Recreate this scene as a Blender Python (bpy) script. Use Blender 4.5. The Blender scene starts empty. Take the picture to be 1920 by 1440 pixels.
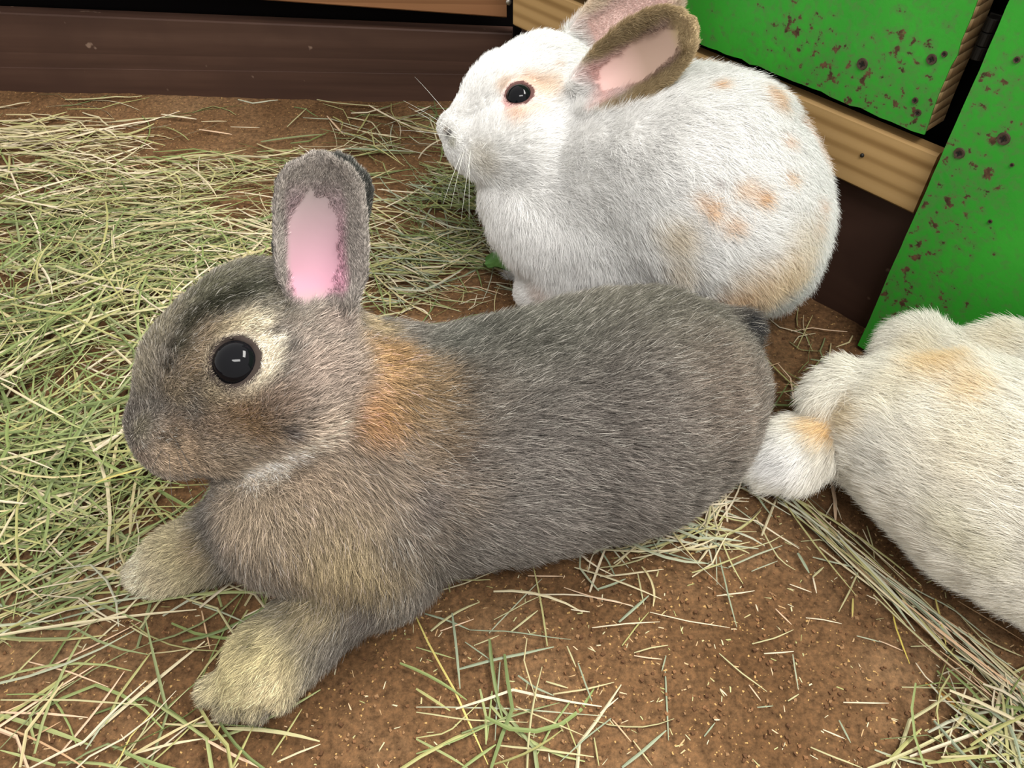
import bpy, math, random
import numpy as np
from mathutils import Vector

# ------------------------------------------------------------------ camera, world, light
F_PX, CAM_H, PITCH = 1450.0, 0.45, math.radians(46.0)
sc = bpy.context.scene
col = sc.collection
cam_data = bpy.data.cameras.new('camera')
cam_data.sensor_width = 36.0
cam_data.lens = 36.0 * F_PX / 1920.0
cam_data.clip_start = 0.01
cam = bpy.data.objects.new('camera', cam_data)
cam.location = (0, 0, CAM_H)
cam.rotation_euler = (math.pi / 2 - PITCH, 0, 0)
col.objects.link(cam)
sc.camera = cam

world = bpy.data.worlds.new('world')
sc.world = world
world.use_nodes = True
bg = world.node_tree.nodes['Background']
bg.inputs[0].default_value = (1.0, 0.98, 0.94, 1)
bg.inputs[1].default_value = 0.75


def area_light(name, loc, target, size, power, color=(1, 1, 1)):
    l = bpy.data.lights.new(name, 'AREA')
    l.shape = 'RECTANGLE'
    l.size, l.size_y = size
    l.energy = power
    l.color = color
    o = bpy.data.objects.new(name, l)
    o.location = loc
    o.rotation_euler = (Vector(target) - Vector(loc)).to_track_quat('-Z', 'Y').to_euler()
    col.objects.link(o)
    return o


area_light('ceiling_lamp', (0.75, 0.62, 1.45), (0.1, 0.45, 0), (0.9, 0.3), 31.0, (1.0, 0.97, 0.92))
area_light('ceiling_lamp', (0.25, -0.55, 1.75), (0.1, 0.4, 0), (0.9, 0.3), 22.0, (1.0, 0.98, 0.95))

sc.view_settings.view_transform = 'Standard'
sc.view_settings.look = 'None'
sc.view_settings.gamma = 1.0
sc.view_settings.use_curve_mapping = False
sc.view_settings.exposure = 0.50
sc.cycles.max_bounces = 6
sc.cycles.diffuse_bounces = 4
sc.cycles.use_denoising = True

rng = np.random.default_rng(7)
random.seed(7)

# ------------------------------------------------------------------ geometry helpers
CP, SP = math.cos(PITCH), math.sin(PITCH)
CAM = np.array([0.0, 0.0, CAM_H])
AX_F = np.array([0, CP, -SP]); AX_U = np.array([0, SP, CP]); AX_R = np.array([1.0, 0, 0])


def ray(u, v):
    return AX_F + (u - 960) / F_PX * AX_R + (720 - v) / F_PX * AX_U


def P(u, v, d):
    """world point at depth d along the view direction"""
    return CAM + d * ray(u, v)


def G(u, v, z=0.0):
    """world point at height z"""
    r = ray(u, v)
    return CAM + r * ((z - CAM_H) / r[2])


def PL(u, v, p0, n):
    """world point on a plane"""
    r = ray(u, v)
    return CAM + r * (np.dot(np.asarray(p0) - CAM, n) / np.dot(r, n))


def tag(o, label=None, cat=None, group=None, kind=None):
    if label: o['label'] = label
    if cat: o['category'] = cat
    if group: o['group'] = group
    if kind: o['kind'] = kind
    return o


def empty(name, loc=(0, 0, 0)):
    o = bpy.data.objects.new(name, None)
    o.empty_display_size = 0.02
    o.location = loc
    col.objects.link(o)
    return o


def mesh_obj(name, verts, faces, mat=None, parent=None, smooth=False, colors=None):
    me = bpy.data.meshes.new(name)
    me.from_pydata([tuple(map(float, v)) for v in verts], [], [tuple(map(int, f)) for f in faces])
    me.update()
    if smooth:
        me.polygons.foreach_set('use_smooth', np.ones(len(me.polygons), bool))
    if colors is not None:
        at = me.color_attributes.new('Col', 'FLOAT_COLOR', 'POINT')
        c = np.ones((len(me.vertices), 4), np.float32)
        c[:, :3] = colors
        at.data.foreach_set('color', c.ravel())
    if mat: me.materials.append(mat)
    o = bpy.data.objects.new(name, me)
    col.objects.link(o)
    if parent is not None:
        o.parent = parent
        o.matrix_parent_inverse = parent.matrix_basis.inverted()
    return o


def fast_mesh(name, V, Q, mat=None, parent=None, colors=None, smooth=True):
    """V (n,3), Q (m,4) quads"""
    me = bpy.data.meshes.new(name)
    V = np.asarray(V, np.float32); Q = np.asarray(Q, np.int32)
    m, w = Q.shape
    me.vertices.add(len(V)); me.vertices.foreach_set('co', V.ravel())
    me.loops.add(m * w); me.loops.foreach_set('vertex_index', Q.ravel())
    me.polygons.add(m)
    me.polygons.foreach_set('loop_start', np.arange(0, m * w, w, dtype=np.int32))
    me.update(calc_edges=True)
    me.polygons.foreach_set('use_smooth', np.full(m, smooth))
    if colors is not None:
        at = me.color_attributes.new('Col', 'FLOAT_COLOR', 'POINT')
        c = np.ones((len(V), 4), np.float32); c[:, :3] = colors
        at.data.foreach_set('color', c.ravel())
    if mat: me.materials.append(mat)
    o = bpy.data.objects.new(name, me)
    col.objects.link(o)
    if parent is not None:
        o.parent = parent
        o.matrix_parent_inverse = parent.matrix_basis.inverted()
    return o


# value noise
def hash3(i):
    x = (i[..., 0].astype(np.int64) * 73856093) ^ (i[..., 1].astype(np.int64) * 19349663) ^ (i[..., 2].astype(np.int64) * 83492791)
    x = (x ^ (x >> 13)) * 1274126177
    x = x & 0xffffffff
    x = ((x ^ (x >> 16)) * 2246822519) & 0xffffffff
    return ((x ^ (x >> 13)) & 0xffffff) / float(0xffffff)


def noise3(p, scale, seed=0):
    q = np.asarray(p, np.float64) * scale + seed * 17.31
    i = np.floor(q).astype(np.int64); f = q - i
    f = f * f * (3 - 2 * f)
    r = 0
    for dx in (0, 1):
        for dy in (0, 1):
            for dz in (0, 1):
                w = (f[..., 0] if dx else 1 - f[..., 0]) * (f[..., 1] if dy else 1 - f[..., 1]) * (f[..., 2] if dz else 1 - f[..., 2])
                r = r + w * hash3(i + np.array([dx, dy, dz]))
    return r


# ------------------------------------------------------------------ materials
def new_mat(name):
    m = bpy.data.materials.new(name)
    m.use_nodes = True
    nt = m.node_tree
    return m, nt, nt.nodes['Principled BSDF']


def nd(nt, t, **kw):
    n = nt.nodes.new(t)
    for k, v in kw.items():
        if k in n.inputs: n.inputs[k].default_value = v
        else: setattr(n, k, v)
    return n


def ramp(nt, stops, fac):
    r = nt.nodes.new('ShaderNodeValToRGB')
    e = r.color_ramp.elements
    while len(e) > 1: e.remove(e[-1])
    e[0].position, e[0].color = stops[0][0], (*stops[0][1], 1)
    for p, c in stops[1:]:
        x = e.new(p); x.color = (*c, 1)
    nt.links.new(fac, r.inputs[0])
    return r.outputs[0]


def attr_mat(name, rough=0.6, spec=0.2, aname='Col', sheen=0.0):
    m, nt, b = new_mat(name)
    a = nt.nodes.new('ShaderNodeAttribute'); a.attribute_name = aname
    nt.links.new(a.outputs['Color'], b.inputs['Base Color'])
    b.inputs['Roughness'].default_value = rough
    b.inputs['Specular IOR Level'].default_value = spec
    return m


def plain_mat(name, c, rough=0.5, spec=0.5, metal=0.0):
    m, nt, b = new_mat(name)
    b.inputs['Base Color'].default_value = (*c, 1)
    b.inputs['Roughness'].default_value = rough
    b.inputs['Specular IOR Level'].default_value = spec
    b.inputs['Metallic'].default_value = metal
    return m


def wood_mat(name, c_dark, c_mid, c_light, ring=18.0, stretch=(1.5, 30, 30), rough=0.6, specks=None, stain=None, bump=0.25, wmix=0.5, wprof='SAW'):
    """wood grain running along local X of the board"""
    m, nt, b = new_mat(name)
    L = nt.links
    tc = nt.nodes.new('ShaderNodeTexCoord')
    mp = nd(nt, 'ShaderNodeMapping'); mp.inputs['Scale'].default_value = stretch
    L.new(tc.outputs['Object'], mp.inputs[0])
    n1 = nd(nt, 'ShaderNodeTexNoise', Scale=1.0, Detail=5.0, Roughness=0.6); L.new(mp.outputs[0], n1.inputs['Vector'])
    mp2 = nd(nt, 'ShaderNodeMapping'); mp2.inputs['Scale'].default_value = (0.9, 6, ring)
    L.new(tc.outputs['Object'], mp2.inputs[0])
    wv = nd(nt, 'ShaderNodeTexWave', Scale=1.0, Distortion=2.2, Detail=2.0); wv.bands_direction = 'Z'; wv.wave_profile = wprof
    wv.inputs['Detail Scale'].default_value = 0.7
    L.new(mp2.outputs[0], wv.inputs['Vector'])
    mx = nd(nt, 'ShaderNodeMix', data_type='FLOAT'); mx.inputs[0].default_value = wmix
    L.new(n1.outputs[0], mx.inputs[2]); L.new(wv.outputs['Fac'], mx.inputs[3])
    c = ramp(nt, [(0.25, c_dark), (0.5, c_mid), (0.75, c_light)], mx.outputs[0])
    if stain:
        n3 = nd(nt, 'ShaderNodeTexNoise', Scale=7.0, Detail=4.0); L.new(tc.outputs['Object'], n3.inputs['Vector'])
        f = ramp(nt, [(0.42, (0, 0, 0)), (0.62, (1, 1, 1))], n3.outputs[0])
        m3 = nd(nt, 'ShaderNodeMix', data_type='RGBA'); L.new(f, m3.inputs[0]); L.new(c, m3.inputs[6]); m3.inputs[7].default_value = (*stain, 1)
        c = m3.outputs[2]
    if specks:
        n4 = nd(nt, 'ShaderNodeTexNoise', Scale=60.0, Detail=2.0); L.new(tc.outputs['Object'], n4.inputs['Vector'])
        f = ramp(nt, [(0.70, (0, 0, 0)), (0.76, (1, 1, 1))], n4.outputs[0])
        m4 = nd(nt, 'ShaderNodeMix', data_type='RGBA'); L.new(f, m4.inputs[0]); L.new(c, m4.inputs[6]); m4.inputs[7].default_value = (*specks, 1)
        c = m4.outputs[2]
    L.new(c, b.inputs['Base Color'])
    b.inputs['Roughness'].default_value = rough
    b.inputs['Specular IOR Level'].default_value = 0.25
    bp = nd(nt, 'ShaderNodeBump', Strength=bump, Distance=0.001)
    L.new(mx.outputs[0], bp.inputs['Height']); L.new(bp.outputs[0], b.inputs['Normal'])
    return m


def green_mat(name, hot):
    """green gloss paint, chipped to brown wood; hot = list of (point, radius) in object space where it is worn more"""
    m, nt, b = new_mat(name)
    L = nt.links
    tc = nt.nodes.new('ShaderNodeTexCoord')
    n0 = nd(nt, 'ShaderNodeTexNoise', Scale=9.0, Detail=3.0); L.new(tc.outputs['Object'], n0.inputs['Vector'])
    base = ramp(nt, [(0.3, (0.026, 0.235, 0.022)), (0.7, (0.036, 0.33, 0.024))], n0.outputs[0])
    n1 = nd(nt, 'ShaderNodeTexNoise', Scale=140.0, Detail=5.0, Roughness=0.62); L.new(tc.outputs['Object'], n1.inputs['Vector'])
    wear = None
    for p, r in hot:
        vm = nd(nt, 'ShaderNodeVectorMath', operation='DISTANCE'); L.new(tc.outputs['Object'], vm.inputs[0]); vm.inputs[1].default_value = p
        mr = nd(nt, 'ShaderNodeMapRange'); L.new(vm.outputs['Value'], mr.inputs[0])
        mr.inputs[1].default_value = 0.0; mr.inputs[2].default_value = r; mr.inputs[3].default_value = 0.13; mr.inputs[4].default_value = 0.0
        if wear is None: wear = mr.outputs[0]
        else:
            a = nd(nt, 'ShaderNodeMath', operation='MAXIMUM'); L.new(wear, a.inputs[0]); L.new(mr.outputs[0], a.inputs[1]); wear = a.outputs[0]
    a = nd(nt, 'ShaderNodeMath', operation='ADD'); L.new(n1.outputs[0], a.inputs[0]); L.new(wear, a.inputs[1])
    f = ramp(nt, [(0.655, (0, 0, 0)), (0.70, (1, 1, 1))], a.outputs[0])
    # faint dull film around the chips
    f2 = ramp(nt, [(0.50, (0, 0, 0)), (0.68, (0.75, 0.75, 0.75))], a.outputs[0])
    m2 = nd(nt, 'ShaderNodeMix', data_type='RGBA'); L.new(f2, m2.inputs[0]); L.new(base, m2.inputs[6]); m2.inputs[7].default_value = (0.075, 0.17, 0.045, 1)
    n5 = nd(nt, 'ShaderNodeTexNoise', Scale=180.0, Detail=3.0); L.new(tc.outputs['Object'], n5.inputs['Vector'])
    brown = ramp(nt, [(0.35, (0.035, 0.018, 0.008)), (0.7, (0.13, 0.065, 0.03))], n5.outputs[0])
    m3 = nd(nt, 'ShaderNodeMix', data_type='RGBA'); L.new(f, m3.inputs[0]); L.new(m2.outputs[2], m3.inputs[6]); L.new(brown, m3.inputs[7])
    L.new(m3.outputs[2], b.inputs['Base Color'])
    rr = ramp(nt, [(0.0, (0.42,) * 3), (1.0, (0.8,) * 3)], f); L.new(rr, b.inputs['Roughness'])
    b.inputs['Specular IOR Level'].default_value = 0.3
    bp = nd(nt, 'ShaderNodeBump', Strength=0.35, Distance=0.0006); bp.invert = True
    L.new(a.outputs[0], bp.inputs['Height']); L.new(bp.outputs[0], b.inputs['Normal'])
    return m


def soil_mat():
    m, nt, b = new_mat('soil')
    L = nt.links
    tc = nt.nodes.new('ShaderNodeTexCoord')
    n0 = nd(nt, 'ShaderNodeTexNoise', Scale=8.0, Detail=5.0, Roughness=0.6); L.new(tc.outputs['Object'], n0.inputs['Vector'])
    n1 = nd(nt, 'ShaderNodeTexNoise', Scale=260.0, Detail=6.0, Roughness=0.7); L.new(tc.outputs['Object'], n1.inputs['Vector'])
    base = ramp(nt, [(0.3, (0.080, 0.041, 0.018)), (0.5, (0.126, 0.068, 0.032)), (0.72, (0.185, 0.110, 0.057))], n0.outputs[0])
    fine = ramp(nt, [(0.28, (0.35, 0.35, 0.35)), (0.5, (0.95, 0.95, 0.95)), (0.75, (1.7, 1.6, 1.5))], n1.outputs[0])
    mx = nd(nt, 'ShaderNodeMix', data_type='RGBA', blend_type='MULTIPLY'); mx.inputs[0].default_value = 1.0
    L.new(base, mx.inputs[6]); L.new(fine, mx.inputs[7])
    n2 = nd(nt, 'ShaderNodeTexNoise', Scale=420.0, Detail=1.0); L.new(tc.outputs['Object'], n2.inputs['Vector'])
    f = ramp(nt, [(0.70, (0, 0, 0)), (0.74, (1, 1, 1))], n2.outputs[0])
    m2 = nd(nt, 'ShaderNodeMix', data_type='RGBA'); L.new(f, m2.inputs[0]); L.new(mx.outputs[2], m2.inputs[6]); m2.inputs[7].default_value = (0.42, 0.26, 0.10, 1)
    L.new(m2.outputs[2], b.inputs['Base Color'])
    b.inputs['Roughness'].default_value = 0.95
    b.inputs['Specular IOR Level'].default_value = 0.08
    bp = nd(nt, 'ShaderNodeBump', Strength=0.8, Distance=0.0015)
    L.new(n1.outputs[0], bp.inputs['Height']); L.new(bp.outputs[0], b.inputs['Normal'])
    return m


M_DARKWOOD = wood_mat('dark_stained_wood', (0.026, 0.012, 0.008), (0.062, 0.031, 0.021), (0.095, 0.052, 0.036), ring=5, specks=(0.20, 0.13, 0.095), stain=(0.048, 0.024, 0.017), rough=0.55, wmix=0.12, bump=0.15)
M_PLANK = wood_mat('orange_brown_wood', (0.17, 0.075, 0.03), (0.25, 0.115, 0.05), (0.31, 0.15, 0.07), ring=22, wmix=0.2, bump=0.1)
M_BEAM = wood_mat('pine_wood', (0.22, 0.12, 0.04), (0.42, 0.26, 0.105), (0.47, 0.30, 0.13), ring=24, stretch=(2, 40, 40), wmix=0.30, bump=0.02, wprof='SIN')
M_RAW = wood_mat('raw_wood_edge', (0.10, 0.06, 0.025), (0.33, 0.21, 0.10), (0.5, 0.36, 0.19), ring=40, stretch=(6, 90, 90), bump=0.6)
M_SOIL = soil_mat()
M_HAY = attr_mat('hay', 0.55, 0.25)
M_CRUMB = attr_mat('soil_crumbs', 0.9, 0.1)
M_SCREW = plain_mat('rusty_screw', (0.07, 0.045, 0.03), 0.6, 0.4, 0.4)
M_NAIL = plain_mat('bright_nail', (0.5, 0.47, 0.42), 0.35, 0.5, 0.9)
M_HINGE = plain_mat('dark_metal', (0.03, 0.028, 0.025), 0.5, 0.4, 0.7)
M_GAP_SHADE = plain_mat('gap_shade_black', (0.004, 0.003, 0.003), 0.9, 0.05)  # near-black colour standing in for the shade behind the gaps

# ------------------------------------------------------------------ setting: floor and walls
GX, GY = 340, 300
xs = np.linspace(-0.95, 0.95, GX); ys = np.linspace(-0.35, 1.15, GY)
XX, YY = np.meshgrid(xs, ys, indexing='ij')


def floor_h(x, y):
    p = np.stack([x, y, np.zeros_like(x)], -1)
    z = (noise3(p, 9, 1) - 0.5) * 0.008 + (noise3(p, 30, 2) - 0.5) * 0.003 + (noise3(p, 110, 3) - 0.5) * 0.0016
    # soil banked up against the back board
    z = z + np.clip((y - 0.80) / 0.14, 0, 1) ** 2 * 0.010
    return z - 0.001


fv = np.stack([XX, YY, floor_h(XX, YY)], -1).reshape(-1, 3)
ii = np.arange(GX * GY).reshape(GX, GY)
fq = np.stack([ii[:-1, :-1], ii[1:, :-1], ii[1:, 1:], ii[:-1, 1:]], -1).reshape(-1, 4)
floor = fast_mesh('floor', fv, fq, M_SOIL)
tag(floor, 'bare reddish-brown earth floor scattered with hay', 'floor', kind='structure')


def board(name, A, B, height, thick, mat, parent, hA=None, hB=None, n_out=None, bevel=0.0015):
    """a board standing between points A and B (front bottom edge), thickness away from the viewer; own local frame along X"""
    A = np.asarray(A, float); B = np.asarray(B, float)
    x = B - A; Lx = np.linalg.norm(x[:2]); ex = np.array([x[0], x[1], 0]) / Lx
    ey = np.array([-ex[1], ex[0], 0])          # left of AB (away from viewer when A is the left end)
    hA = height if hA is None else hA; hB = height if hB is None else hB
    dz = B[2] - A[2]
    b = bevel
    prof = []
    for (px, zb, zt) in ((0, 0, hA), (Lx, dz, dz + hB)):
        prof.append([(px, b, zb), (px, 0, zb + b), (px, 0, zt - b), (px, b, zt), (px, thick, zt), (px, thick, zb)])
    v = prof[0] + prof[1]
    k = 6
    f = [[i, (i + 1) % k, k + (i + 1) % k, k + i][::-1] for i in range(k)] + [list(range(k)), list(range(2 * k - 1, k - 1, -1))]
    o = mesh_obj(name, v, f, mat, None)
    from mathutils import Matrix
    mw = Matrix(((ex[0], ey[0], 0, A[0]), (ex[1], ey[1], 0, A[1]), (0, 0, 1, A[2]), (0, 0, 0, 1)))
    o.matrix_basis = mw
    o.parent = parent
    o.matrix_parent_inverse = parent.matrix_basis.inverted()
    return o


# back wall
bl = G(0, 182); br = G(930, 199)
bd = (br - bl) / np.linalg.norm(br - bl)
bl2 = bl - bd * 0.5
wall_back = tag(empty('wall_back', tuple(bl)), 'dark stained timber back wall with an orange-brown plank above', 'wall', kind='structure')
bn = np.array([bd[1], -bd[0], 0.0])     # towards viewer
zL = PL(0, 12, bl, bn)[2]; zR = PL(900, 62, bl, bn)[2]
board('plank', bl2 + [0, 0, -0.01], br + bd * 0.02 + [0, 0, -0.01], 0.1, 0.02, M_DARKWOOD, wall_back, hA=zL + 0.01 + (zL - zR) * 0.3, hB=zR + 0.01)
# the shallow step in the dark board (a lower board in front of it)
s0 = PL(0, 128, bl + bn * 0.002, bn); s1 = PL(900, 140, bl + bn * 0.002, bn)
board('plank', bl2 + bn * 0.002 + [0, 0, -0.01], br + bn * 0.002 + bd * 0.02 + [0, 0, -0.01], 0.05, 0.002, M_DARKWOOD, wall_back, hA=s0[2] + 0.01, hB=s1[2] + 0.01, bevel=0.0003)
pp = bl + bn * 0.022
p0 = PL(480, 0, pp, bn); p1 = PL(950, 34, pp, bn)
board('plank', p0 - bd * 0.75 + [0, 0, -(p1[2] - p0[2]) * 0.75 / np.linalg.norm((p1 - p0)[:2])], p1, 0.14, 0.02, M_PLANK, wall_back)
board('gap_shade_backing', bl2 - bn * 0.03, br + bd * 0.1 - bn * 0.03, 0.45, 0.01, M_GAP_SHADE, wall_back)  # unseen sheet added behind the planks so the gap reads as shade

# diagonal wall at the right
dd = np.array([0.643, -0.766, 0.0]); dd /= np.linalg.norm(dd)
dn = np.array([-dd[1] * -1, 0, 0])
dn = np.array([dd[1], -dd[0], 0.0])   # towards viewer
d0 = np.array([0.281, 0.513, 0.0])
wall_right = tag(empty('wall_right', tuple(d0)), 'angled timber side wall with pale pine rail and green painted panels', 'wall', kind='structure')


def on_d(u, v, off=0.0):
    return PL(u, v, d0 + dn * off, dn)


def at_s(s, z, off=0.0):
    return d0 + dd * s + dn * off + np.array([0, 0, z])


def s_of(p): return float(np.dot(p - d0, dd))


sB = s_of(on_d(1705, 402))
zb0, zb1 = 0.1225, 0.172
SL = s_of(on_d(962, 25))
board('rail', at_s(SL, zb0), at_s(sB + 0.002, zb0), zb1 - zb0, 0.012, M_BEAM, wall_right, bevel=0.002)
board('plank', at_s(SL, -0.01, -0.012), at_s(0.35, -0.01, -0.012), zb0 + 0.008, 0.015, M_DARKWOOD, wall_right)
board('gap_shade_backing', at_s(SL - 0.05, 0, -0.045), at_s(0.9, 0, -0.045), 0.55, 0.01, M_GAP_SHADE, wall_right)  # added behind rail and panels, its black stands in for shade
# slot above the rail: its black is the sheet behind, coloured as shade
# green panel above the rail
e0 = on_d(1740, 240); sE = s_of(e0)
zg = 0.183
PT = 0.028


def panel(name, s0, s1, z0, z1, off, hot, parent, seed):
    """plywood panel, front face painted, ragged raw edges"""
    nx, nz = 60, 40
    r = np.random.default_rng(seed)
    O = at_s(s0, 0, off)
    Lx = s1 - s0
    o_root = empty(name, tuple(O)); o_root.parent = parent; o_root.matrix_parent_inverse = parent.matrix_basis.inverted()
    m = green_mat(name + '_paint', hot)
    jag = 0.0011 * (noise3(np.stack([np.linspace(z0, z1, nz + 1) * 1, np.full(nz + 1, seed), np.zeros(nz + 1)], -1), 160, seed) - 0.5) * 2
    jagb = 0.0010 * (noise3(np.stack([np.linspace(0, Lx, nx + 1), np.full(nx + 1, seed + .5), np.zeros(nx + 1)], -1), 120, seed) - 0.5) * 2
    jagb[:] *= 1
    # front face
    V = []; 
    for i in range(nx + 1):
        for k in range(nz + 1):
            x = Lx * i / nx; z = z0 + (z1 - z0) * k / nz
            if i == nx: x += jag[k]
            if i == 0: x += jag[nz - k]
            if k == 0: z += jagb[i]
            V.append((x, 0.0, z))
    idx = np.arange((nx + 1) * (nz + 1)).reshape(nx + 1, nz + 1)
    Q = np.stack([idx[:-1, :-1], idx[1:, :-1], idx[1:, 1:], idx[:-1, 1:]], -1).reshape(-1, 4)
    V = np.array(V)
    # painted skin 2 mm thick, core behind
    def place(ob):
        from mathutils import Matrix
        ob.matrix_basis = Matrix(((dd[0], -dn[0], 0, O[0]), (dd[1], -dn[1], 0, O[1]), (0, 0, 1, 0), (0, 0, 0, 1)))
        ob.parent = o_root; ob.matrix_parent_inverse = o_root.matrix_basis.inverted()
    # closed skin
    nV = len(V)
    V2 = V + np.array([0, 0.0012, 0])
    per = list(idx[:, 0]) + list(idx[-1, 1:]) + list(idx[-2::-1, -1]) + list(idx[0, -2:0:-1])
    side = [(per[j], per[j] + nV, per[(j + 1) % len(per)] + nV, per[(j + 1) % len(per)]) for j in range(len(per))]
    Qs = np.concatenate([Q, Q[:, ::-1] + nV, np.array(side)])
    sk = fast_mesh('painted_face', np.concatenate([V, V2]), Qs, m, None, smooth=False); place(sk)
    # raw core
    cv = []; cf = []
    ns = 46
    for k in range(ns + 1):
        z = z0 + 0.0008 + (z1 - z0 - 0.001) * k / ns
        jr = 0.0022 * (float(noise3(np.array([[z, seed, 0.3]]), 55, seed)[0]) - 0.5); jr2 = jr * 0.4
        cv += [(0.0004, 0.0012, z), (Lx - 0.0003 + jr2, 0.0012, z), (Lx + jr, 0.004, z), (Lx - 0.0006 - jr, PT, z), (0.0004, PT, z)]
    for k in range(ns):
        for j in range(5):
            a, b2 = k * 5 + j, k * 5 + (j + 1) % 5
            cf.append((a, b2, b2 + 5, a + 5))
    cf += [(4, 3, 2, 1, 0), tuple(ns * 5 + j for j in range(5))]
    ck = mesh_obj('plywood_core', cv, cf, M_RAW, None); place(ck)
    return o_root, place, O


sG1 = sE
LG1 = 0.50


def loc1(u, v):  # local (x, z) on panel 1
    p = on_d(u, v); return (s_of(p) - (sG1 - LG1), 0.0, p[2])


hot1 = [(loc1(1715, 215), 0.035), (loc1(1640, 150), 0.05), (loc1(1500, 60), 0.045), (loc1(1700, 100), 0.035), (loc1(1560, 130), 0.05), (loc1(1600, 190), 0.03)]
door1, place1, O1 = panel('green_panel', sG1 - LG1, sG1, zg, 0.50, 0.004, hot1, wall_right, 3)
OFF2 = 0.0165
e2 = PL(1605, 655, d0 + dn * OFF2, dn); sP2 = s_of(e2)


def loc2(u, v):
    p = on_d(u, v, OFF2); return (s_of(p) - sP2, 0.0, p[2])


hot2 = [(loc2(1800, 290), 0.03), (loc2(1840, 340), 0.03), (loc2(1760, 400), 0.05), (loc2(1720, 470), 0.04), (loc2(1880, 260), 0.02), (loc2(1690, 560), 0.05), (loc2(1770, 560), 0.022), (loc2(1860, 160), 0.03)]
door2, place2, O2 = panel('green_panel', sP2, sP2 + 0.62, 0.004, 0.50, OFF2, hot2, wall_right, 5)


def screw(lx, lz, place, r=0.0038, mat=None, name='screw'):
    """countersunk crosshead screw: dished rim, raised dark cross standing in for the shade in the slot"""
    n = 20; V = []; Fc = []
    prof = [(r * 1.0, 0.0002), (r * 0.9, -0.0010), (r * 0.6, -0.0009), (r * 0.32, -0.0003), (0.00001, -0.0002)]
    for (rr, yy) in prof:
        for j in range(n):
            a = 2 * math.pi * j / n
            q = rr * (1 - (0.35 if (j % 5) else 0) * (1 if rr < r * 0.5 else 0))
            V.append((lx + q * math.cos(a), yy, lz + q * math.sin(a)))
    for k in range(len(prof) - 1):
        for j in range(n):
            Fc.append((k * n + j, k * n + (j + 1) % n, (k + 1) * n + (j + 1) % n, (k + 1) * n + j))
    nb = len(V); h = 0.00112
    for (hw, hh) in ((r * .52, r * .11), (r * .11, r * .52)):
        b0 = len(V)
        V += [(lx + sx * hw, -yy, lz + sz * hh) for yy in (h, h - .0004) for sx, sz in ((-1, -1), (1, -1), (1, 1), (-1, 1))]
        Fc += [(b0, b0 + 1, b0 + 2, b0 + 3), (b0 + 4, b0 + 7, b0 + 6, b0 + 5)] + [(b0 + j, b0 + 4 + j, b0 + 4 + (j + 1) % 4, b0 + (j + 1) % 4) for j in range(4)]
    o = mesh_obj(name, V, Fc, mat or M_SCREW, None, smooth=False)
    o.data.materials.append(M_HINGE)  # dark metal on the cross bars, painted in place of slot shade
    for f_ in o.data.polygons:
        if min(f_.vertices) >= nb: f_.material_index = 1
    place(o)
    return o


for (u, v, r) in ((1623, 117, 0.0042), (1753, 108, 0.0036), (1777, 98, 0.002), (1722, 185, 0.0022), (1727, 208, 0.0025)):
    x, _, z = loc1(u, v); screw(x, z, place1, r)
for (u, v, r) in ((1799, 287, 0.0038), (1882, 260, 0.0042), (1907, 112, 0.002), (1898, 309, 0.0013), (1857, 415, 0.0014)):
    x, _, z = loc2(u, v); screw(x, z, place2, r)

# hinge in the gap between the two panels (barrel of knuckles and a leaf)
hz0 = on_d(1822, 128)[2]; hz1 = on_d(1862, 50)[2]
hr = empty('hinge', tuple(at_s(sG1 + 0.006, hz0, -0.004))); hr.parent = wall_right; hr.matrix_parent_inverse = wall_right.matrix_basis.inverted()


def knuckle(c, r, h, mat, parent, name, n=16):
    V = []
    for zz, rr in ((0, r * .85), (h * .06, r), (h * .94, r), (h, r * .85)):
        for j in range(n):
            a = 2 * math.pi * j / n
            V.append((c[0] + rr * math.cos(a), c[1] + rr * math.sin(a), c[2] + zz))
    Fc = [(k * n + j, k * n + (j + 1) % n, (k + 1) * n + (j + 1) % n, (k + 1) * n + j) for k in range(3) for j in range(n)]
    Fc += [tuple(range(n - 1, -1, -1)), tuple(range(3 * n, 4 * n))]
    return mesh_obj(name, V, Fc, mat, parent, smooth=False)


hc = at_s(sG1 + 0.006, 0, -0.016)
kh = (hz1 - hz0) / 3
for k in range(3):
    knuckle((hc[0], hc[1], hz0 + k * kh), 0.0042, kh * 0.96, M_HINGE, hr, 'knuckle')
board('hinge_leaf', at_s(sG1 + 0.001, hz0, -0.021), at_s(sG1 + 0.02, hz0, -0.021), hz1 - hz0, 0.0015, M_HINGE, hr, bevel=0.0003)

# nails: in the orange plank's end and in the pine rail
pn = PL(954, 4, pp, bn)


def nail(c, n, r, mat, parent, h=0.0015):
    n = Vector(n); q = n.to_track_quat('Z', 'Y')
    V = []; m = 14
    for zz, rr in ((-0.002, r * 0.95), (h * 0.4, r), (h, r * 0.7), (h * 1.05, 0.0001)):
        for j in range(m):
            a = 2 * math.pi * j / m
            V.append(tuple(Vector(c) + q @ Vector((rr * math.cos(a), rr * math.sin(a), zz))))
    Fc = [(k * m + j, k * m + (j + 1) % m, (k + 1) * m + (j + 1) % m, (k + 1) * m + j) for k in range(3) for j in range(m)]
    return mesh_obj('nail', V, Fc, mat, parent, smooth=True)


nail(pn, bn, 0.0035, M_NAIL, wall_back)
nail(on_d(1617, 291), dn, 0.0016, M_HINGE, wall_right)

# far sides of the pen behind and beside the viewer, so the place is closed
wall_left = tag(empty('wall_left', (-0.93, 0.3, 0)), 'dark stained timber side wall of the pen', 'wall', kind='structure')
board('plank', (-0.93, -0.35, -0.01), (-0.93, 1.0, -0.01), 0.11, 0.02, M_DARKWOOD, wall_left)

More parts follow.
